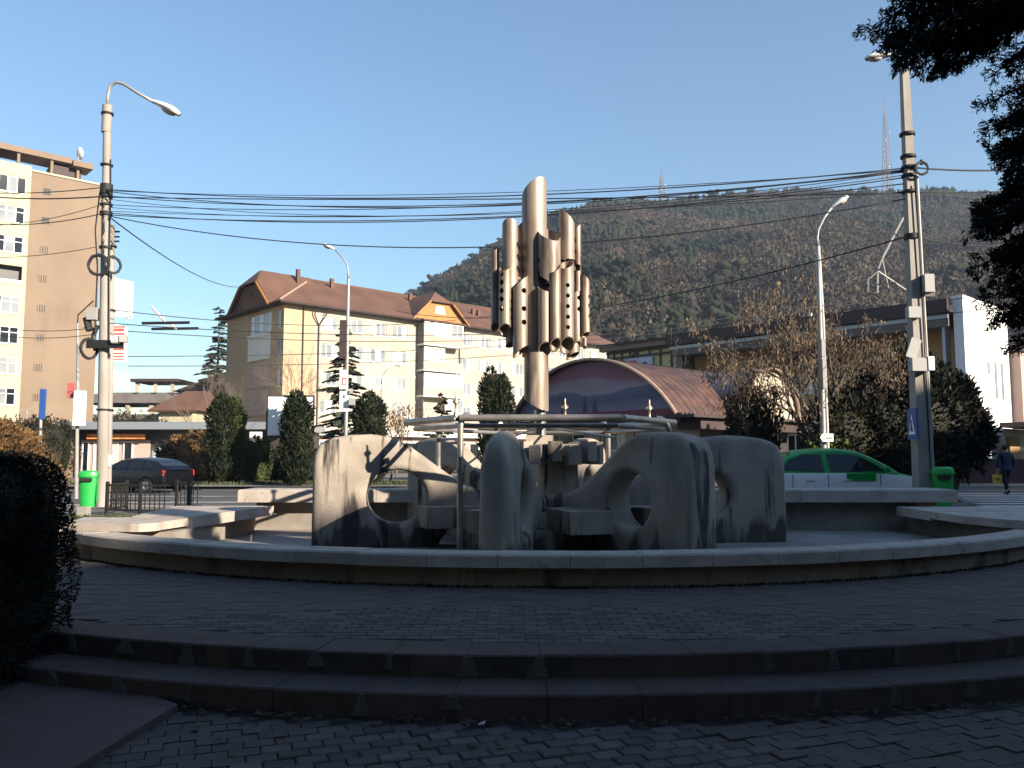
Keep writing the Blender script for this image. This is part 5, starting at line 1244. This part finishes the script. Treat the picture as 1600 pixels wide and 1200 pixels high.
# street lamps
def street_lamp(bx,Y,pts,head,hd,lab,r=.075,panels=()):
    o=empty('street_lamp',(at(bx,700,Y).x,Y,0),label=lab,cat='street lamp',group='bent arm street lamps round the square')
    P=[loc(px,py,Y,o) for px,py in pts]
    MB().tube([(0,0,-.05),P[0]],[r*1.15,r*.9],12).build('pole',M['polem'],o,40)
    MB().tube(P,[r*.8]+[r*.45]*(len(P)-1),8).build('lamp_arm',M['polem'],o,True)
    lamp_head(o,loc(*head,Y,o),hd,.95); return o
L2=street_lamp(540,34.9,[(544.5,436),(544,425),(542,412),(535,402),(524,391)],(523,390),(-.8,0,.35),'street lamp with white panels in front of the long cream block')
L3=street_lamp(1287,23.6,[(1278,385),(1277,372),(1279,358),(1288,340),(1300,324)],(1300,324),(.75,0,.5),'street lamp with small direction sign behind the green and white car',.075)
MB().tube([(.12,-.05,0),(.1,-.05,5.2),(.05,-.05,7.2)],.03,6).build('riser_pipe',M['lamphead'],L3)
L4=street_lamp(600,62,[(596,600),(597,588),(604,578),(616,571)],(616,571),(1,0,.0),'small far street lamp with curved arm before the cream block',.09)
def sign_at(px0,px1,y0,y1,Y,lab,m='white',name='sign',cat='sign',th=.05,rz=0):
    a=at(px0,y0,Y);b=at(px1,y1,Y); w=b.x-a.x;h=a.z-b.z; o=empty(name,((a.x+b.x)/2,Y,b.z),rz,label=lab,cat=cat)
    MB().bbox(-w/2,w/2,-th/2,th/2,0,h,.01).build('plate',M[m],o); return o,w,h
o,w,h=sign_at(531,543,578,608,34.7,'upper white panel with a small red print on the left street lamp')
MB().box(-w*.2,w*.3,-.031,-.027,h*.2,h*.6).build('printed_patch',M['redsign'],o); MB().box(-w*.05,w*.2,-.035,-.032,h*.25,h*.5).build('printed_patch',M['white'],o)
o,w,h=sign_at(531,544,611,643,34.7,'lower white panel with a tiny blue mark on the left street lamp')
MB().box(-w*.1,w*.1,-.031,-.027,h*.65,h*.8).build('printed_mark',M['bluesign'],o)
sign_at(546,551,607,615,34.6,'tiny grey box near the foot of the left street lamp','greybox',name='box',cat='box'); sign_at(546,554,623,633,34.6,'small grey cabinet below the tiny grey box on the left street lamp','greybox',name='box',cat='box',th=.3)
sign_at(531,541,500,560,34.75,'narrow dark banner behind the left street lamp pole','fascia',name='banner',cat='banner')
a=at(1281,677.5,23.4);b=at(1302,690,23.4); w=b.x-a.x;h=a.z-b.z
o=empty('direction_sign',((a.x+b.x)/2,23.4,b.z),label='small white arrow shaped direction sign pointing left above the green car roof',cat='sign')
MB().prism([(-w/2,h/2),(-w/2+.07,0),(w/2,0),(w/2,h),(-w/2+.07,h)],-.02,.02,'y').build('plate',M['white'],o)
for k in range(6): MB().box(-w*.08+k*w*.085,-w*.08+k*w*.085+w*.055,-.026,-.021,h*.28,h*(.62 if k%2 else .52)).build('letter',M['greybox'],o)
MB().cyl((-w*.3,-.026,h*.55),(-w*.3,-.021,h*.55),h*.18,n=10).build('printed_roundel',mat('faint_red',(.62,.42,.36),.6),o)
sign_at(1283,1290,560,607,23.42,'upper grey cable cabinet on the right street lamp','greybox',name='cabinet',cat='cabinet',th=.2)
sign_at(1282,1289,530,557,23.42,'lower slim grey cover on the right street lamp','greybox',name='cabinet',cat='cabinet',th=.15)
# thin pole at far left with box sign
o=empty('thin_pole',(at(121,740,26).x,26,0),label='thin pale pole with a box sign in front of the tower block wall',cat='pole')
MB().tube([(0,0,0),loc(122,560,26,o),loc(121,505,26,o)],[.06,.05,.035],8).build('pole',M['polem'],o,40)
MB().tube([loc(121,505,26,o),loc(122,492,26,o),loc(146,470,26,o)],.022,5).build('arm',M['iron'],o)
sign_at(117,132,611,665,25.9,'tall white box sign with a blue edge on the thin left pole',name='box_sign',cat='sign',th=.25,rz=.5)
sign_at(106,116,598,622,25.9,'small square no entry style plate left of the box sign','redsign')
o=empty('traffic_sign',(at(64,700,30).x,30,0),label='dark sign seen edge on above the orange shrub, before the tower block',cat='sign')
MB().cyl((0,0,0),loc(64,650,30,o),.05,n=8).build('post',M['greybox'],o); MB().box(-.11,.07,-.06,.06,loc(62,655,30,o).z,loc(62,608,30,o).z).build('plate',M['bluesign'],o); MB().tube([loc(43,653,30,o),loc(43,641,30,o),loc(60,634,30,o)],.03,4).build('arm',M['greybox'],o)
# billboard
a=at(415,617,37);b=at(487,683,37); w=b.x-a.x;h=a.z-b.z
o=empty('billboard',((a.x+b.x)/2,37.3,0),.12,label='blank pale billboard in a dark frame between two dark thujas',cat='billboard')
z0=b.z; MB().box(-w/2,w/2,-.1,.1,z0,z0+h).build('frame',M['fascia'],o); MB().box(-w/2+.09,w/2-.07,-.13,-.101,z0+.08,z0+h-.08).build('poster',M['white'],o)
MB().cyl((0,0,-.1),(0,0,z0),.12,n=10).build('post',M['fascia'],o)
# ================================================================ CABLES
CG='black overhead cables strung between the two big poles'
def cable(p0,p1,sag,r,lab,group=CG,n=22,name='overhead_cable'):
    p0,p1=Vector(p0),Vector(p1); pts=[p0.lerp(p1,i/n)-Vector((0,0,4*sag*(i/n)*(1-i/n))) for i in range(n+1)]
    o=MB().tube([p-p0 for p in pts],r,5).build(name,M['cable'],None,True,loc=p0); return tag(o,label=lab,cat='cable',group=group)
Lp=lambda px,py: at(px,py,YL-.16); Rp=lambda px,py: at(px,py,YR)
for a,b,s,r,l in [((166,298),(1424,265),.30,.008,'hair thin cable woven between the two uppermost ones'),((168,311),(1424,272),.66,.008,'hair thin cable sagging most among the middle bundle'),((170,324),(1424,267),.56,.008,'hair thin cable just over the hill crest, left of the pole coil'),((172,330),(1424,299),.30,.008,'hair thin cable grazing the hill crest'),((166,296),(1424,262),.42,.014,'thick uppermost cable reaching the top clamp of the thick right pole'),
    ((166,299),(1424,264),.62,.012,'second cable just under the uppermost one'),
    ((166,306),(1424,266),.50,.012,'cable running tight below the second one, meeting the coil at the right pole'),
    ((166,308),(1424,301),.10,.014,'thick nearly straight cable crossing the others left of the totem top'),
    ((172,320),(1424,268),.40,.010,'thin cable in the middle of the bundle rising to the right pole clamp'),
    ((172,333),(1424,276),.55,.012,'cable from the low clamp of the left pole, rising above the hill'),
    ((172,336),(1424,286),.42,.012,'lowest nearly level cable passing behind the totem top'),
    ((172,338),(1424,309),.95,.014,'deeply sagging cable crossing the hill above the bent street lamp')]:
    cable(Lp(*a),Rp(*b),s,r,l)
G2='cables running off to the left from the tall left pole'
for a,b,s,r,l in [((158,293),(-60,299),.1,.014,'upper cable from the left pole across the tower block to the left edge'),((158,307),(-60,303),.1,.02,'thick second cable from the left pole to the left edge'),((158,320),(-60,352),.2,.010,'third thinner cable falling from the pole to the left edge'),((158,334),(-60,345),.2,.014,'fourth cable from the left pole, below the thin one'),((150,386),(-40,402),.1,.010,'lone low cable from a black insulator to the left edge')]:
    cable(Lp(*a),at(b[0],b[1],24),s,r,l,G2)
G3='cables leaving the thick right pole for the right edge'
for a,b,s,r,l in [((1428,262),(1680,256),.1,.018,'upper thick cable leaving the right pole behind the conifer'),((1428,300),(1680,292),.05,.014,'thin cable just above the hill crest at the right of the pole'),((1428,301),(1680,318),.05,.010,'faint cable dropping right from the pole along the hill crest'),((1424,368),(1620,378),.15,.014,'low black cable with small knots right of the pole')]:
    cable(Rp(*a),at(b[0],b[1],17),s,r,l,G3)
G4='thin contact wires and span wires over the road'
for p0,p1,s,r,l in [(at(172,340,YL),at(380,448,60),.6,.02,'span wire dropping from the left pole to the roof of the long block'),
    (Rp(1424,368),at(620,486,42),.9,.016,'long cable falling left from the right pole across the hill face'),
    (at(175,484,YL),at(800,488,34),.5,.012,'span wire level with the trolley wire gaps, left part'),
    (at(170,505,YL),at(1380,462,30),.8,.012,'contact wire through the upper insulated section'),
    (at(130,512,24),at(1360,470,31),.9,.012,'contact wire through the lower insulated section'),
    (at(200,557,28),at(1040,520,44),.3,.014,'low faint wire in front of the second window row'),
    (at(200,572,28),at(960,540,44),.3,.014,'low faint wire in front of the third window row'),
    (at(0,512,26),at(150,512,YL),.1,.010,'thin wire across the tower block wall, upper'),(at(0,524,26),at(150,522,YL),.1,.010,'thin wire across the tower block wall, lower'),
    (at(1100,495,30),at(1560,480,20),.3,.010,'thin wire above the dark hall roof edge')]:
    cable(p0,p1,s,r,l,G4)
def insul(px0,py0,px1,py1,Y,lab):
    a,b=at(px0,py0,Y),at(px1,py1,Y); o=empty('wire_insulator',tuple((a+b)/2),label=lab,cat='insulator',group='black insulated sections of the contact wires')
    c=(a+b)/2; MB().cyl(a-c,b-c,.045,n=6).build('bar',M['black'],o); MB().cyl((-.02,0,0),(-.1,0,.25),.03,n=5).build('clip',M['polem'],o); return o
insul(222,505,296,504,25,'upper black insulated bar on the contact wires right of the left poles'); insul(237,514,310,513,26,'lower black insulated bar on the contact wires right of the left poles')
a=at(236,478,25.5);b=at(276,514,25.5); o=empty('wire_hanger',tuple((a+b)/2),label='pinkish crooked hanger across the two black insulated bars',cat='hanger'); c=(a+b)/2
MB().tube([a-c,at(248,492,25.5)-c,at(256,502,25.5)-c,at(266,507,25.5)-c,b-c],.035,5).build('hanger_bar',mat('pale_porcelain',(.5,.38,.36),.6),o)
# ================================================================ BINS
def litter_bin(x,y,z,s,rz,lab,stand):
    o=empty('litter_bin',(x,y,z),rz,label=lab,cat='litter bin',group='green plastic street litter bins')
    zb=stand
    w0,w1,h=.17*s,.23*s,.82*s
    mb=MB(); lv=[(0,w0),(h*.5,(w0+w1)/2),(h,w1)]; vs=[]
    for zz,w in lv:
        for t in range(12):
            a=2*math.pi*t/12; k=(abs(math.cos(a))**4+abs(math.sin(a))**4)**-.25; vs.append((w*k*math.cos(a),w*.85*k*math.sin(a),zb+zz))
    fs=[(i*12+j,i*12+(j+1)%12,i*12+12+(j+1)%12,i*12+12+j) for i in range(2) for j in range(12)]+[tuple(range(12))[::-1]]
    mb.add(vs,fs).build('body',M['binplastic'],o,40)
    mb=MB(); vs=[]
    for zz,w in [(h,w1*1.1),(h+.05*s,w1*1.12),(h+.13*s,w1*1.02),(h+.17*s,w1*.7)]:
        for t in range(12):
            a=2*math.pi*t/12; k=(abs(math.cos(a))**4+abs(math.sin(a))**4)**-.25; vs.append((w*k*math.cos(a),w*.9*k*math.sin(a),zb+zz+.002))
    fs=[(i*12+j,i*12+(j+1)%12,i*12+12+(j+1)%12,i*12+12+j) for i in range(3) for j in range(12)]+[tuple(range(36,48)),tuple(range(12))[::-1]]
    mb.add(vs,fs).build('lid',M['binplastic'],o,40)
    MB().box(-.14*s,.14*s,-w1*1.12,-w1*.9,zb+h*.86,zb+h*.97).build('opening',M['black'],o)
    MB().box(-.03,.03,w1*.8,w1*.8+.05,0,zb+h).build('post',M['iron'],o)
    MB().box(w1*.98,w1*1.04,-.05,.05,zb+.1,zb+h*.8).build('side_rib',M['binplastic'],o)
a=at(1474,760,16.0); litter_bin(a.x-.02,16.0,-.0,.82,-.25,'green litter bin leaning beside the thick right pole',.32)
a=at(137,790,18.6); litter_bin(a.x,18.6,0,.82,.2,'green litter bin between the dark clipped shrub and the left poles',.2)
o=empty('bin_foot',(at(130,810,18.4).x,18.4,0),label='small pale concrete block at the foot of the left green bin',cat='block'); MB().bbox(-.1,.12,-.1,.1,0,.22).build('block',M['kerb'],o)
# ================================================================ RAILING left
FR=empty('iron_railing',(at(160,790,18.7).x,18.7,0),label='low black iron railing with lattice panels beside the left poles',cat='railing')
def rail_panel(x0,y0,x1,y1,h,parent):
    d=Vector((x1-x0,y1-y0,0)); L_=d.length; rz=math.atan2(d.y,d.x)
    p=empty('panel',(x0,y0,0),rz,parent)
    MB().box(-.03,.03,-.03,.03,0,h+.06).build('post',M['iron'],p)
    MB().box(.031,L_,-.015,.015,h-.04,h).build('rail',M['iron'],p); MB().box(.031,L_,-.015,.015,.10,.14).build('rail',M['iron'],p)
    n=max(2,int(L_/.11)); g=MB()
    for i in range(1,n): MB().box(L_*i/n-.009,L_*i/n+.009,-.009,.009,.14,h-.04).build('bar',M['iron'],p)
    for zz in (.32,.5): MB().box(.031,L_,.010,.018,zz,zz+.02).build('rail',M['iron'],p)
for s in [(0,.2,.85,0),(.85,0,1.55,-.1),(1.7,.6,1.95,.2),(-.2,1.6,0,.2),(.9,1.9,1.6,1.7)]: rail_panel(*s,.70,FR)
# ================================================================ CARS
def car(name,loc_,rz,lab,body,upper,P,cat='car',extra=None):
    o=empty(name,loc_,rz,label=lab,cat=cat); hw=P['w']/2
    def loft(rings,closed_ring=False):
        mb=MB(); n=len(rings[0])
        for r in rings: mb.v+=r
        for i in range(len(rings)-1):
            for j in range(n if closed_ring else n-1): a=i*n+j;b=i*n+(j+1)%n; mb.f.append((a,b,b+n,a+n))
        if closed_ring: mb.f.append(tuple(range(n))[::-1]); mb.f.append(tuple(range((len(rings)-1)*n,len(rings)*n)))
        return mb
    low=[];upr=[]
    for (x,zb,zt,k) in P['low']:
        w=hw*k; m=(zb+zt)/2
        half=[(w*.86,zb),(w*.97,zb+.08),(w,m),(w*.99,zt-.08),(w*.965,zt)]
        low.append([(x,-y,z) for y,z in half]+[(x,y,z) for y,z in half[::-1]])
        up_=[(w*.967,zt-.004),(w*.90,zt+.035),(w*.6,zt+.06),(0,zt+.07)]
        upr.append([(x,-y,z) for y,z in up_]+[(x,y,z) for y,z in up_[:-1][::-1]])
    bo=loft(low,True).build('body',M[body],o)
    cut=MB()
    for wx in P['wheels']:
        for s in (-1,1): cut.cyl((wx,s*(hw-.24),P['wr']),(wx,s*(hw+.2),P['wr']),P['wr']+.055,n=24)
    c=cut.build('cutter',None,o); md=bo.modifiers.new('b','BOOLEAN'); md.object=c; md.operation='DIFFERENCE'; md.solver='EXACT'; bpy.context.view_layer.update()
    me=bake(bo); bo.modifiers.clear(); bo.data=me; bpy.data.objects.remove(c)
    me.polygons.foreach_set('use_smooth',[True]*len(me.polygons)); me.set_sharp_from_angle(angle=R(35))
    if not me.materials: me.materials.append(M[body])
    loft(upr).build('bonnet_and_boot',M[upper],o,40)
    # cabin
    belt=P['belt']; K=.42; cab=[]
    yb=hw*.955
    wy=lambda z: yb-K*(z-belt)
    for (x,zt) in P['cab']:
        zt=max(zt,belt+.02); s_=[(yb,belt-.02),(wy(zt-.05) if zt>belt+.1 else yb-.01,max(belt-.01,zt-.05)),((wy(zt)-.07),zt-.008),(wy(zt)*.55,zt+.012),(0,zt+.018)]
        cab.append([(x,-y,z) for y,z in s_]+[(x,y,z) for y,z in s_[:-1][::-1]])
    loft(cab).build('cabin',M[upper],o,40)
    for poly in P['win']:
        for s in (-1,1):
            g=MB(); g.add([(x,s*(wy(z)+.008),z) for x,z in poly],[tuple(range(len(poly)))]); f=g.build('side_window',M['glass'],o)
    def zc(x):
        xs=[c[0] for c in P['cab']]; zs_=[c[1] for c in P['cab']]; return float(np.interp(x,xs,zs_))
    for x0,x1 in P['screens']:
        g=MB(); z0,z1=zc(x0)+.03,zc(x1)+.03; w0,w1=max(.3,wy(z0)-.12),max(.3,wy(z1)-.12); off=.012*(1 if x0>x1 else -1)
        g.add([(x0+off,-w0,z0),(x0+off,w0,z0),(x1+off,w1,z1),(x1+off,-w1,z1)],[(0,1,2,3)]); g.build('windscreen' if x0>x1 else 'rear_window',M['glass'],o)
    for wx in P['wheels']:
        for s in (-1,1):
            wr=P['wr']; wh=empty('wheel',(wx,s*(hw-.11),wr),0,o)
            MB().lathe([(wr*.62,-.09),(wr*.93,-.1),(wr,-.06),(wr,.06),(wr*.93,.1),(wr*.62,.09)],n=22,axis='y').build('tyre',M['rubber'],wh,40)
            r_=MB(); r_.lathe([(0,s*.05),(wr*.5,s*.045),(wr*.62,s*.085),(wr*.64,s*.06)],n=22,axis='y'); r_.build('rim',M['rim'],wh,40)
    for s in (-1,1):
        mx,mz=P['mirror']; MB().ball((mx,s*(hw+.06),mz),(.07,.09,.07),8,6).build('mirror',M[upper],o,True)
    for x,y0,y1,z0,z1,m,nm in P['lamps']:
        for s in (-1,1): MB().box(x-.04,x+.04,*sorted((s*y0,s*y1)),z0,z1).build(nm,M[m],o)
    for wx in P['doors']:
        for s in (-1,1): MB().box(wx-.004,wx+.004,*sorted((s*(hw*.985),s*(hw+.002))),.30,P['belt']-.03).build('door_gap',M['black'],o)
    for wx in P['handles']:
        for s in (-1,1): MB().box(wx-.09,wx+.09,*sorted((s*(hw*.99),s*(hw+.018))),P['belt']-.16,P['belt']-.13).build('door_handle',M[body],o)
    for s in (-1,1): MB().box(P['wheels'][0]+.42,P['wheels'][1]-.42,*sorted((s*(hw*.98),s*(hw+.012))),P['trimz'],P['trimz']+.035).build('trim_strip',M['black'],o)
    return o
sedan=dict(w=1.66,wr=.30,wheels=(-1.23,1.23),belt=1.04,
  low=[(-2.1,.42,.95,.80),(-2.02,.30,1.0,.90),(-1.7,.24,1.03,.98),(-1.23,.22,1.04,1),(-.6,.2,1.04,1),(.3,.2,1.04,1),(.9,.21,1.02,1),(1.23,.22,.98,.99),(1.55,.24,.91,.95),(1.78,.30,.82,.86),(1.87,.40,.68,.76)],
  cab=[(-1.55,1.07),(-1.35,1.22),(-1.12,1.40),(-.8,1.50),(-.4,1.545),(0,1.545),(.35,1.50),(.62,1.38),(.9,1.22),(1.12,1.07)],
  win=[[(-1.30,1.10),(-.42,1.07),(-.44,1.43),(-.85,1.42),(-1.15,1.30)],[(-.30,1.07),(.86,1.08),(.66,1.22),(.42,1.36),(.20,1.43),(-.32,1.44)]],
  screens=[(1.06,.45),(-1.5,-1.0)],mirror=(.83,1.12),lamps=[(1.77,.45,.70,.62,.78,'clearlamp','headlight'),(-2.06,.5,.68,.75,.95,'redlamp','tail_light')],
  doors=(-1.1,-.36,.72),handles=(-.72,.02),trimz=.62)
gc=car('sedan_car',((at(1407,780,17.3).x+at(1225,780,17.3).x)/2,17.9,-.05),0,'green and white sedan car parked behind the fountain bench slab','whitep','green',sedan)
MB().box(.02,.62,-.846,-.833,.88,1.035).build('green_door_square',M['green'],gc)
MB().box(.02,.62,-.850,-.833,.62,.72).build('dark_door_plate',M['greybox'],gc)
estate=dict(w=1.75,wr=.32,wheels=(-1.3,1.35),belt=.98,
  low=[(-2.2,.42,.90,.82),(-2.12,.30,.96,.92),(-1.8,.24,.98,.99),(-1.3,.22,.98,1),(0,.2,.98,1),(.9,.21,.96,1),(1.35,.22,.92,.99),(1.8,.26,.84,.93),(2.05,.32,.74,.84),(2.14,.42,.62,.74)],
  cab=[(-2.14,1.0),(-1.9,1.13),(-1.6,1.29),(-1.25,1.40),(-.6,1.46),(.0,1.45),(.35,1.38),(.75,1.19),(1.15,1.0)],
  win=[[(-1.7,1.05),(-1.15,1.03),(-1.17,1.33),(-1.4,1.28)],[(-1.05,1.03),(-.25,1.02),(-.27,1.38),(-1.03,1.36)],[(-.15,1.02),(.85,1.02),(.55,1.22),(.3,1.33),(-.15,1.38)]],
  screens=[(1.08,.4),(-2.0,-1.45)],mirror=(.8,1.05),lamps=[(2.02,.45,.72,.6,.75,'clearlamp','headlight'),(-2.12,.5,.80,.72,.95,'redlamp','tail_light')],
  doors=(-1.1,-.2,.8),handles=(-.85,.0),trimz=.5)
c_=at(226,765,35.2)
ec=car('estate_car',(c_.x*.93,32.3,-.05),math.atan2(.42,-.91),'dark blue estate car driving away at the left behind the railing','darkpaint','darkpaint',estate); ec.scale=(.95,.95,.9)
# ================================================================ PERSON
def skin(name,J,E,m,parent,sub=1):
    me=bpy.data.meshes.new(name); me.from_pydata([j[:3] for j in J],E,[]); o=bpy.data.objects.new(name,me); COL.objects.link(o)
    s=o.modifiers.new('s','SKIN'); sb=o.modifiers.new('u','SUBSURF'); sb.levels=sb.render_levels=sub
    for v,j in zip(me.skin_vertices[0].data,J): v.radius=(j[3],j[4] if len(j)>4 else j[3])
    me.skin_vertices[0].data[0].use_root=True; bpy.context.view_layer.update()
    n=bake(o); bpy.data.objects.remove(o); n.name=name; n.materials.clear(); n.materials.append(M[m]); n.polygons.foreach_set('use_smooth',[True]*len(n.polygons))
    return inst(name,n,parent)
pp=gp(1574,772,-.03); PE=empty('person',(pp.x,pp.y,-.03),label='person in navy jacket and dark trousers walking away on the crossing with a bag',cat='person')
skin('body',[(0,0,.98,.13),(0,0,1.2,.13),(0,.0,1.42,.10),(0,.0,1.50,.052),(0,.02,1.56,.055),(0,.03,1.64,.088,.095),(0,.02,1.71,.06),
   (-.18,0,1.42,.05),(-.27,.0,1.15,.042),(-.30,.02,.90,.03),(-.30,.03,.82,.035),(.18,0,1.42,.05),(.27,.0,1.15,.042),(.28,.12,.93,.03),(.28,.15,.86,.035),
   (-.09,0,.92,.08),(-.09,-.05,.5,.055),(-.10,-.22,.14,.04),(.09,0,.92,.08),(.08,.14,.5,.055),(.05,.14,.10,.04)],
   [(0,1),(1,2),(2,3),(3,4),(4,5),(5,6),(2,7),(7,8),(8,9),(9,10),(2,11),(11,12),(12,13),(13,14),(0,15),(15,16),(16,17),(0,18),(18,19),(19,20)],'skin',PE)
skin('jacket',[(0,-.01,1.05,.20,.15),(0,-.02,1.25,.20,.15),(0,-.02,1.42,.16,.13),(0,-.01,1.50,.075),(-.20,-.01,1.42,.085),(-.29,0,1.16,.07),(-.31,.02,.92,.055),(.20,-.01,1.42,.085),(.29,0,1.16,.07),(.29,.11,.95,.055),(0,-.01,.90,.20,.15)],
   [(0,1),(1,2),(2,3),(2,4),(4,5),(5,6),(2,7),(7,8),(8,9),(0,10)],'navy',PE)
skin('trousers',[(0,0,.93,.15,.12),(-.10,0,.82,.10),(-.10,-.05,.5,.075),(-.10,-.20,.15,.06),(.10,0,.82,.10),(.08,.13,.5,.075),(.05,.13,.12,.06)],[(0,1),(1,2),(2,3),(0,4),(4,5),(5,6)],'trous',PE)
h=MB(); h.ball((0,.01,1.675),(.098,.112,.095),12,8); h.build('hair',M['hair'],PE,True)
for x,y,z,t in ((-.10,-.22,.07,.6),(.05,.18,.045,0)):
    s=MB(); s.ball((0,0,0),(.05,.13,.045),10,6); s=s.build('shoe',M['black'],PE,True,loc=(x,y,z)); s.rotation_euler=(-t,0,0)
for x,y in ((-.30,.03),(.28,.16)):
    g=MB()
    for k in range(4): g.tube([(x-.02+.014*k,y,.84),(x-.02+.014*k,y+.012,.80),(x-.02+.014*k,y-.005,.765+.004*abs(k-1))],.008,5)
    g.tube([(x+.03,y-.01,.85),(x+.035,y+.03,.81)],.009,5); g.build('fingers',M['skin'],PE,True)
BG=empty('carrier_bag',(pp.x-.33,pp.y+.02,.35),label='yellow carrier bag hanging from the left hand of the walking person',cat='bag')
MB().add([(-.13,-.05,0),(.13,-.05,0),(.13,.05,0),(-.13,.05,0),(-.15,-.06,.3),(.15,-.06,.31),(.14,.05,.3),(-.14,.05,.31)],[(0,3,2,1),(0,1,5,4),(1,2,6,5),(2,3,7,6),(3,0,4,7),(4,5,6,7)]).build('bag_body',M['bag'],BG)
for y in (-.05,.05): MB().tube([(-.07,y,.30),(0,y*.2,.40),(.07,y,.30)],.008,4).build('handle',M['bag'],BG)
MB().box(-.08,.08,-.068,-.062,.1,.2).build('printed_patch',mat('bag_print',(.25,.14,.03),.6),BG)
# low dark wall behind the person
o=empty('low_wall',(24,39.3,0),0,label='low dark red boundary wall behind the walking person',cat='wall'); MB().box(-6,12,-.15,.15,0,1.15).build('wall_panel',mat('dark_red_wall',(.07,.03,.03),.8),o); MB().box(-6,12,-.2,.2,1.151,1.22).build('coping',M['soffit'],o)
# air
HZ=MB().box(-870,870,-70,830,-1.3,300).build('haze',None,kind='stuff')
hm=bpy.data.materials.new('haze'); hm.use_nodes=True; hn=hm.node_tree; hn.nodes.clear(); pv=hn.nodes.new('ShaderNodeVolumePrincipled'); ho_=hn.nodes.new('ShaderNodeOutputMaterial')
pv.inputs['Density'].default_value=.00026; pv.inputs['Color'].default_value=(.66,.80,1.0,1); pv.inputs['Anisotropy'].default_value=.2; hn.links.new(pv.outputs[0],ho_.inputs['Volume']); HZ.data.materials.append(hm)
HZ.visible_shadow=True
SC.cycles.volume_step_rate=5; SC.cycles.volume_max_steps=64
SC.cycles.max_bounces=6; SC.cycles.volume_bounces=0; SC.cycles.transparent_max_bounces=8
SC.cycles.use_denoising=True
